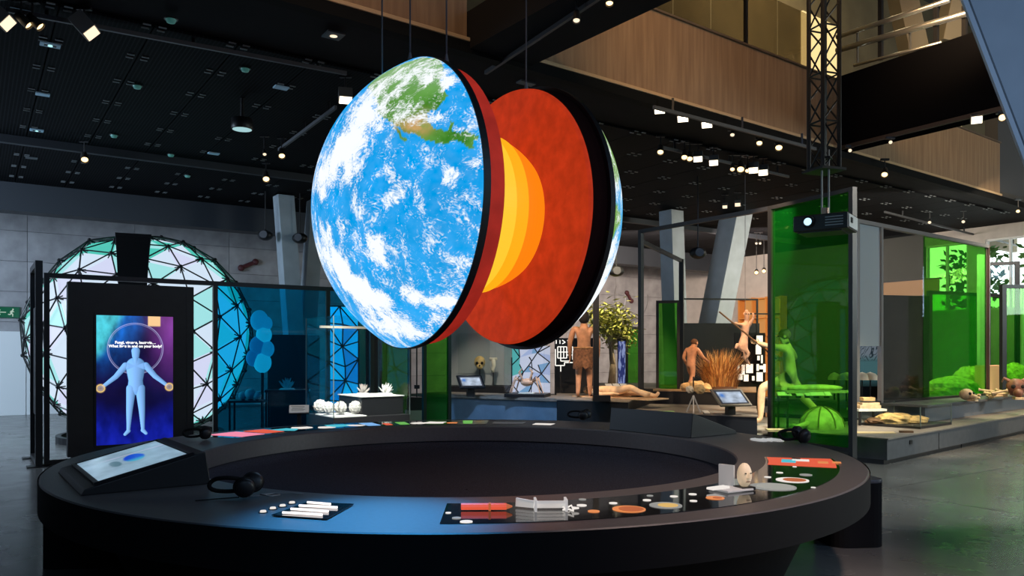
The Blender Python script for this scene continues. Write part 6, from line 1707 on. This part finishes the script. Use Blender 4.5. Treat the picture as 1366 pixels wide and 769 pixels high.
def bonepile(px, d, label, s, n, z=.70, mm=BONE):
    t = thing('bone_group', label, 'bones', (*px2(px, d), z), rr.uniform(0, 3))
    for k in range(n):
        a = rr.uniform(0, 2 * PI); c = Vector((rr.uniform(-1, 1) * s * .55, rr.uniform(-1, 1) * s * .4, s * .14 + s * .12 * (k % 3))); d_ = Vector((math.cos(a), math.sin(a), rr.uniform(-.15, .25))) * s * rr.uniform(.25, .42)
        MB().tube([c - d_, c - d_ * .8, c + d_ * .8, c + d_], [s * .10, s * .055, s * .055, s * .10], 7).build('bone', mm, t, smooth=True)
    return t
t = thing('small_skull', 'small pale animal skull at the left end of the upper plinth edge', 'skull', (*px2(1289, 15.1), .70), .5)
MB().ball((0, 0, .13), .13, 14, 9, (1.1, .9, .85)).ball((.0, -.13, .09), .07, 10, 7, (.8, 1.2, .7)).build('cranium', BONE, t, smooth=True); MB().ball((-.05, -.10, .15), .03, 7, 5).ball((.05, -.10, .15), .03, 7, 5).build('eye_sockets', HAIR, t); MB().box((0, -.12, .02), (.1, .16, .03)).build('lower_jaw', BONE, t)
bonepile(1303, 15.4, 'loose pile of pale bones right of the small animal skull', .26, 7)
bonepile(1328, 15.9, 'bigger pile of orange lit bones between the bay end post and the dark skull', .40, 11)
bonepile(1364, 16.4, 'bones at the right picture edge next to the dark skull', .34, 8)
t = thing('dark_skull', 'dark brown horned skull on the upper plinth near the right picture edge', 'skull', (*px2(1355, 15.7), .70), -.3)
DS = mat('dark_skull', (0.20, 0.08, 0.05), .5, nscale=9, namt=.5)
MB().ball((0, 0, .24), .17, 16, 10, (1, 1, 1.05), .05, 3).ball((0, -.16, .13), .10, 12, 8, (.9, 1.2, .9), .05, 4).build('cranium', DS, t, smooth=True); MB().ball((-.075, -.13, .26), .045, 8, 6).ball((.075, -.13, .26), .045, 8, 6).build('eye_sockets', HAIR, t)
MB().box((0, -.15, .03), (.15, .22, .05)).build('lower_jaw', BONE, t)
for sx in (-1, 1):
    MB().tube([(sx * .10, 0, .36), (sx * .20, .03, .42), (sx * .24, .02, .34)], [.04, .03, .012], 8).build('horn', DS, t)

# ================================================================== TRUSS AND PROJECTOR
TR = Vector((*px2(1099, 9.6), 0)); zb = zat(228, 9.6)
t = thing('lighting_truss', 'black box truss hanging down from the void in front of the bridge', 'truss', (TR.x, TR.y, zb), .35)
hw = .122; H_ = 5.2
for sx in (-1, 1):
    for sy in (-1, 1):
        MB().tube([(sx * hw, sy * hw, 0), (sx * hw, sy * hw, H_)], .026, 8).build('chord', BLACKM, t)
bay = .29
brc = MB().tube([(0, 0, 0), (0, 0, 1)], .011, 6).mesh('brace', BLACKM)
def link(a, b):
    a, b = Vector(a), Vector(b); d = b - a; inst('brace', brc, t, a, d.to_track_quat('Z', 'Y').to_euler(), (1, 1, d.length))
for k in range(17):
    z0_ = k * bay; z1_ = z0_ + bay
    for f_ in range(4):
        c = [(-hw, -hw), (hw, -hw), (hw, hw), (-hw, hw)]; p, q = c[f_], c[(f_ + 1) % 4]
        if k % 2: p, q = q, p
        link((*p, z0_), (*q, z1_))
        if k % 2 == 0: link((*p, z0_), (*q, z0_))
MB().box((0, 0, .0), (.36, .36, .03)).build('base_plate', BLACKM, t); MB().tube([(.0, .0, 0), (.0, .0, H_)], .03, 8).build('power_cable', BLACK, t)
PJ = Vector((*px2(1101, 9.5), zat(300, 9.5)))
t = thing('projector', 'dark projector with a glowing lens hanging on a pole below the truss', 'projector', PJ, -.62)
MB().box((0, 0, 0), (.62, .50, .19)).build('housing', BLACK, t, bevel=.012); MB().box((.313, 0, .0), (.012, .44, .15)).build('side_panel', mat('silver_side', (0.85, 0.86, 0.87), .5), t)
MB().box((.322, -.10, .01), (.008, .09, .06)).build('socket', BLACK, t); MB().box((-.02, 0, -.10), (.5, .4, .02)).build('bottom_plate', BLACKM, t)
for k in range(4):
    MB().box((.16, -.253, .05 - .032 * k), (.20, .008, .012)).build('vent_slat', GREYM, t)
MB().lathe([(.001, .035), (.05, .035), (.07, .03), (.075, 0)], 24, Matrix.Translation((-.13, -.25, .01)) @ Matrix.Rotation(PI / 2, 4, 'X')).build('lens_ring', BLACKM, t, smooth=True)
MB().lathe([(.001, .04), (.045, .038)], 24, Matrix.Translation((-.13, -.25, .01)) @ Matrix.Rotation(PI / 2, 4, 'X')).build('lens', emis('lens_blue', (0.50, 0.82, 1.0), 1.5), t)
MB().tube([(-.04, 0, .09), (-.04, 0, .9)], .012, 6).tube([(.04, 0, .09), (.04, 0, .9)], .012, 6).build('pole', GREYM, t); MB().tube([(0, 0, .09), (0, 0, .20)], .045, 10).build('ball_joint', mat('copper_joint', (0.5, 0.33, 0.25), .35, metal=.6), t)
MB().box((0, 0, .80), (.14, .14, .02)).build('clamp_plate', BLACKM, t)

# ================================================================== CEILING LAMPS AND FITTINGS
def lamp(kind, px, py, z, label, aim=None, m_=None, s=1.0, group=None):
    d = F * (z - EYE) / (HOR - py); x = (px - 683) / F * d
    tgt = Vector(aim) if aim else Vector((x * .6, d - 2.2, 1.0))
    dr_ = (tgt - Vector((x, d, z))).normalized()
    o = thing('spotlight', label, 'lamp', (x, d, z), 0, group)
    Mq = dr_.to_track_quat('Z', 'Y').to_matrix()
    if kind == 'box':
        MB().box(-dr_ * .07 * s, (.17 * s, .13 * s, .16 * s), rot=Mq).build('housing', mat('lamp_grey', (0.16, 0.155, 0.15), .5), o)
        MB().box(dr_ * .012 * s, (.15 * s, .11 * s, .012), rot=Mq).build('lens', m_ or LAMPW, o)
    else:
        Mt = Mq.to_4x4()
        MB().lathe([(.001, -.17 * s), (.045 * s, -.17 * s), (.058 * s, -.05 * s), (.060 * s, .02 * s)], 18, Mt).build('housing', mat('lamp_black', (0.02, 0.018, 0.016), .5), o, smooth=True)
        MB().lathe([(.001, .0), (.05 * s, .0)], 18, Mt).build('lens', m_ or LAMPO, o)
    top = CZ - z + .03 if z < 5.25 else .12
    MB().tube([-dr_ * .09 * s, (-dr_.x * .1, -dr_.y * .1, .10), (-dr_.x * .1, -dr_.y * .1, max(.12, top))], .012, 6).build('bracket', BLACKM, o)
    MB().box((-dr_.x * .1, -dr_.y * .1, max(.12, top) - .02), (.16, .05, .04)).build('adaptor', BLACKM, o)
    return o


Zl = 5.12
CAMD = None
def tocam(px, py, z, k=0.62):
    d = F * (z - EYE) / (HOR - py); x = (px - 683) / F * d
    return (x * k, d * k + 1.0, -.5)
left = [('box', 9, 30, 'large box lamp at the top left picture corner', LAMPD, 1.3), ('can', 38, 33, 'left of the two small warm spots in the top left corner cluster', LAMPO, .9), ('can', 53, 35, 'right of the two small warm spots in the top left corner cluster', LAMPO, .9), ('box', 121, 43, 'big square lamp lit white, hung from the upper left track', LAMPD, 1.35)]
for k, px, py, lab, m_, s in left:
    lamp(k, px, py, 5.2, lab, (-1.5, 9.5, 1.6), m_, s)
for k, px, py, lab, m_, s in (('can', 113, 213, 'warm spot shining near the left wall end of the ceiling', LAMPO, 1.1), ('can', 355, 239, 'brightest warm spot on the left ceiling, above the leaning columns', LAMPO, 1.2), ('can', 376, 208, 'warm spot at the lower end of the slanting track, left of the globe', LAMPO, 1.0), ('can', 353, 206, 'faint small spot just left of the slanting track end', LAMPD, .6), ('box', 461, 133, 'flat white lamp touching the upper left edge of the globe', LAMPW, 1.1)):
    lamp(k, px, py, Zl, lab, tocam(px, py, Zl), m_, s)
RL = [('box', 880, 147, 'first from the left of the white box lamps under the oak parapet', LAMPW, 1.0), ('box', 911, 158, 'second from the left of the white box lamps under the oak parapet', LAMPW, 1.05), ('box', 943, 166, 'third from the left of the white box lamps under the oak parapet', LAMPW, 1.05), ('can', 977, 180, 'dim small spot right of the white box lamps under the oak parapet', LAMPD, .7), ('can', 1013, 191, 'warm round spot under the right part of the oak parapet', LAMPO, .95), ('can', 1039, 197, 'glaring warm round spot beside the truss foot', LAMPO, 1.15)]
for k, px, py, lab, m_, s in RL:
    zz = 5.37 - (px - 880) * .00045
    lamp(k, px, py, zz, lab, tocam(px, py, zz), m_, s)
R3 = [('can', 881, 203, 'single round spot left in the lower lamp row', LAMPO, 1.0), ('can', 913, 210, 'left of the round twin spots in the lower lamp row', LAMPO, 1.0), ('can', 920, 212, 'right of the round twin spots in the lower lamp row', LAMPO, 1.0), ('box', 931, 212, 'left of the two box lamps in the middle of the lower row', LAMPW, 1.0), ('box', 952, 217, 'right of the two box lamps in the middle of the lower row', LAMPW, 1.0), ('can', 977, 226, 'small warm spot starting the right end group of the lower row', LAMPO, .8), ('can', 988, 226, 'bright round spot in the right end group of the lower row', LAMPO, 1.25), ('can', 997, 228, 'small spot between the bright round and box lamps of the lower row', LAMPO, .8), ('box', 1005, 227, 'left of the two box lamps ending the lower row', LAMPW, 1.1), ('box', 1018, 230, 'right of the two box lamps ending the lower row', LAMPW, 1.1)]
for k, px, py, lab, m_, s in R3:
    lamp(k, px, py, 5.16, lab, tocam(px, py, 5.1), m_, s)
for k, px, py, z, lab, m_, s in (('can', 1180, 233, 5.15, 'warm spot right of the truss below the right oak parapet', LAMPO, 1.1), ('box', 891, 352, 4.7, 'flat lamp glowing above the high rail left of the leaning column', LAMPW, 1.3), ('can', 1009, 364, 4.4, 'left of two low warm spots left of the big green pane', LAMPO, 1.25), ('can', 1019, 362, 4.4, 'right of two low warm spots left of the big green pane', LAMPO, 1.25), ('can', 1009, 325, 5.1, 'left of two tiny far spots above the low warm pair', LAMPD, .7), ('can', 1014, 325, 5.1, 'right of two tiny far spots above the low warm pair', LAMPD, .7), ('box', 967, 276, 5.15, 'left dim box lamp on the dark ceiling right of the globe rim', LAMPD, .7), ('box', 984, 273, 5.15, 'right dim box lamp on the dark ceiling right of the globe rim', LAMPD, .8), ('can', 1240, 297, 5.15, 'first of the faint ceiling spots above the glass bay', LAMPD, .8), ('can', 1285, 296, 5.15, 'second of the faint ceiling spots above the glass bay', LAMPD, .8), ('can', 1358, 282, 5.15, 'warm ceiling spot at the right picture edge', LAMPO, .8)):
    lamp(k, px, py, z, lab, tocam(px, py, z), m_, s)
# lamps under the black bridge at the right
for k, px, py, lab, m_, s in (('box', 1303, 160, 'square white floodlight under the black bridge near the leaning pier', LAMPW, 1.0), ('can', 1337, 157, 'warm glaring spot half hidden by the leaning pier', LAMPO, 1.0), ('can', 1188, 190, 'small black spot clipped to the lower edge of the black bridge', LAMPD, .6), ('can', 1134, 201, 'small spot at the left foot of the black bridge', LAMPD, .6)):
    x, y, _s = hit(px, (BP[0], BP[1] - .25), BD)
    o = lamp(k, px, py, zat(py, y), lab, (x * .5, y * .4, 1.2), m_, s)
for px, py, lab in ((813, 4, 'small warm spot at the top picture edge beside the bridge soffit'), (769, 27, 'tiny white spot on the bridge soffit above the right globe half')):
    lamp('can', px, py, 5.2, lab, tocam(px, py, 5.2), LAMPO if px == 813 else LAMPD, .7)


def plate(px, py, w_, d_, lab, m_, slot=False):
    z = CZ - .012; d = F * (z - EYE) / (HOR - py); x = (px - 683) / F * d
    o = thing('ceiling_plate', lab, 'ceiling plate', (x, d, z), YAW)
    MB().box((0, 0, 0), (w_, d_, .02)).build('plate', m_, o)
    if slot:
        MB().box((0, 0, -.012), (w_ * .6, d_ * .35, .006)).build('slot', BLACK, o); MB().lathe([(.001, -.018), (w_ * .12, -.018), (w_ * .16, -.01)], 14).build('lens', LAMPC, o)
BP_ = mat('blue_plate', (0.30, 0.48, 0.62), .5, emit=(.3, .5, .7), es=.06)
for px, py, w_, sl, lab in ((67, 60, .22, True, 'pale blue slotted plate on the left ceiling under the big square lamp'), (57, 126, .18, False, 'pale blue plate on the left ceiling above the small slotted one'), (49, 174, .20, True, 'small slotted plate low on the left ceiling'), (375, 117, .20, False, 'grey blue plate on the ceiling left of the globe top'), (42, 211, .20, False, 'dim plate on the ceiling near the left wall'), (27, 16, .2, False, 'pale plate in the top left corner above the lamp cluster'), (285, 205, .2, False, 'teal plate low on the ceiling between the two warm spots'), (702, 111, .26, False, 'dim plate above the right red disc of the globe')):
    plate(px, py, w_, .13, lab, BP_ if px not in (702, 42) else mat('dim_plate', (0.08, 0.09, 0.10), .5), sl)
for px, py, lab in ((445, 47, 'square recessed downlight above the left globe half'),):
    z = CZ - .01; d = F * (z - EYE) / (HOR - py); o = thing('downlight', lab, 'lamp', ((px - 683) / F * d, d, z), YAW)
    MB().box((0, 0, 0), (.22, .22, .02)).build('frame', mat('dim_plate', (0, 0, 0)), o); MB().lathe([(.001, -.016), (.045, -.014)], 16).build('lens', LAMPD, o)
for k, (px, py, lab) in enumerate(((327, 91, 'teal glinting sensor on the ceiling left of the grey blue plate'), (183, 114, 'small teal sensor in the middle of the left ceiling'), (152, 180, 'small teal sensor above the far beam at left'), (228, 206, 'teal sensor right of the left warm spot'), (228, 25, 'grey sensor near the top edge of the left ceiling'), (250, 234, 'lowest teal sensor near the far beam'))):
    z = CZ - .01; d = F * (z - EYE) / (HOR - py); o = thing('ceiling_sensor', lab, 'sensor', ((px - 683) / F * d, d, z), 0)
    MB().lathe([(.001, -.05), (.045, -.045), (.06, -.01), (.06, 0)], 16).build('dome', mat('teal_dome', (0.12, 0.28, 0.26), .3, emit=(.1, .45, .4), es=.12), o, smooth=True); MB().lathe([(.06, 0), (.075, 0), (.075, -.012), (.06, -.012)], 16).build('ring', BLACKM, o)
z = 4.98; d = F * (z - EYE) / (HOR - 173); o = thing('drum_projector', 'black drum projector with a cyan glinting lens on the left ceiling', 'projector', ((323 - 683) / F * d, d, z))
MB().lathe([(.001, .16), (.15, .16), (.16, .02), (.15, 0)], 24).build('drum', BLACK, o, smooth=True); MB().lathe([(.001, -.012), (.08, -.006), (.14, 0)], 24).build('lens', emis('lens_cyan', (.45, .75, .78), .8), o); MB().tube([(0, 0, .16), (0, 0, CZ - z)], .03, 8).build('stem', BLACKM, o)
# lighting tracks
def track(a, b, z, lab, m_=None, h=.05):
    pa = Vector(((a[0] - 683) / F * F * (z - EYE) / (HOR - a[1]), F * (z - EYE) / (HOR - a[1]), z)); db = F * (z - EYE) / (HOR - b[1]); pb = Vector(((b[0] - 683) / F * db, db, z))
    o = thing('lighting_track', lab, 'track', pa); MB().bar((0, 0, 0), pb - pa, .04, h).build('rail', m_ or mat('track_grey', (0.10, 0.10, 0.11), .5), o)
    dd = (pb - pa)
    for k in (.1, .5, .9):
        MB().box(dd * k + Vector((0, 0, (CZ - z) / 2)), (.03, .03, CZ - z + .02)).build('hanger', BLACKM, o)
track((8, 13), (462, 98), 5.38, 'long straight lighting track crossing the upper left ceiling')
track((372, 200), (448, 143), 5.30, 'short slanting lighting track ending left of the globe')
track((648, 97), (800, -4), 5.38, 'thin black lighting track along the bridge soffit above the globe gap', mat('track_black', (0.05, 0.05, 0.055), .5))
track((872, 143), (1088, 199), 5.25, 'lighting track carrying lamps below the oak parapet', mat('track_black', (0, 0, 0)))
track((880, 196), (1052, 236), 5.30, 'lighting track carrying the lower lamp row', mat('track_black', (0, 0, 0)))
track((1180, 283), (1366, 330), 5.30, 'faint lighting track on the ceiling above the glass bay', mat('track_black', (0, 0, 0)))
for px, py, d, lab in ((354, 314, 18.6, 'black loudspeaker hung near the far wall left of the leaning columns'), (400, 318, 18.8, 'black loudspeaker hung between the two leaning columns'), (822, 362, 18.0, 'black oval loudspeaker hung right of the globe rim'), (931, 338, 17.0, 'dark hanging dome camera right of the globe above the leaning column')):
    p = pt(px, py, d); o = thing('loudspeaker' if px != 931 else 'dome_camera', lab, 'speaker' if px != 931 else 'camera', p)
    MB().ball((0, 0, 0), .17, 14, 10, (1.1, .9, .75)).build('body', BLACK, o, smooth=True); MB().lathe([(.001, 0), (.09, 0)], 16, Matrix.Translation((0, -.16, 0)) @ Matrix.Rotation(PI / 2, 4, 'X')).build('grille', mat('grille', (0.05, 0.05, 0.06), .4), o); MB().tube([(0, 0, .1), (0, 0, CZ - p.z)], .015, 6).build('stem', BLACKM, o)
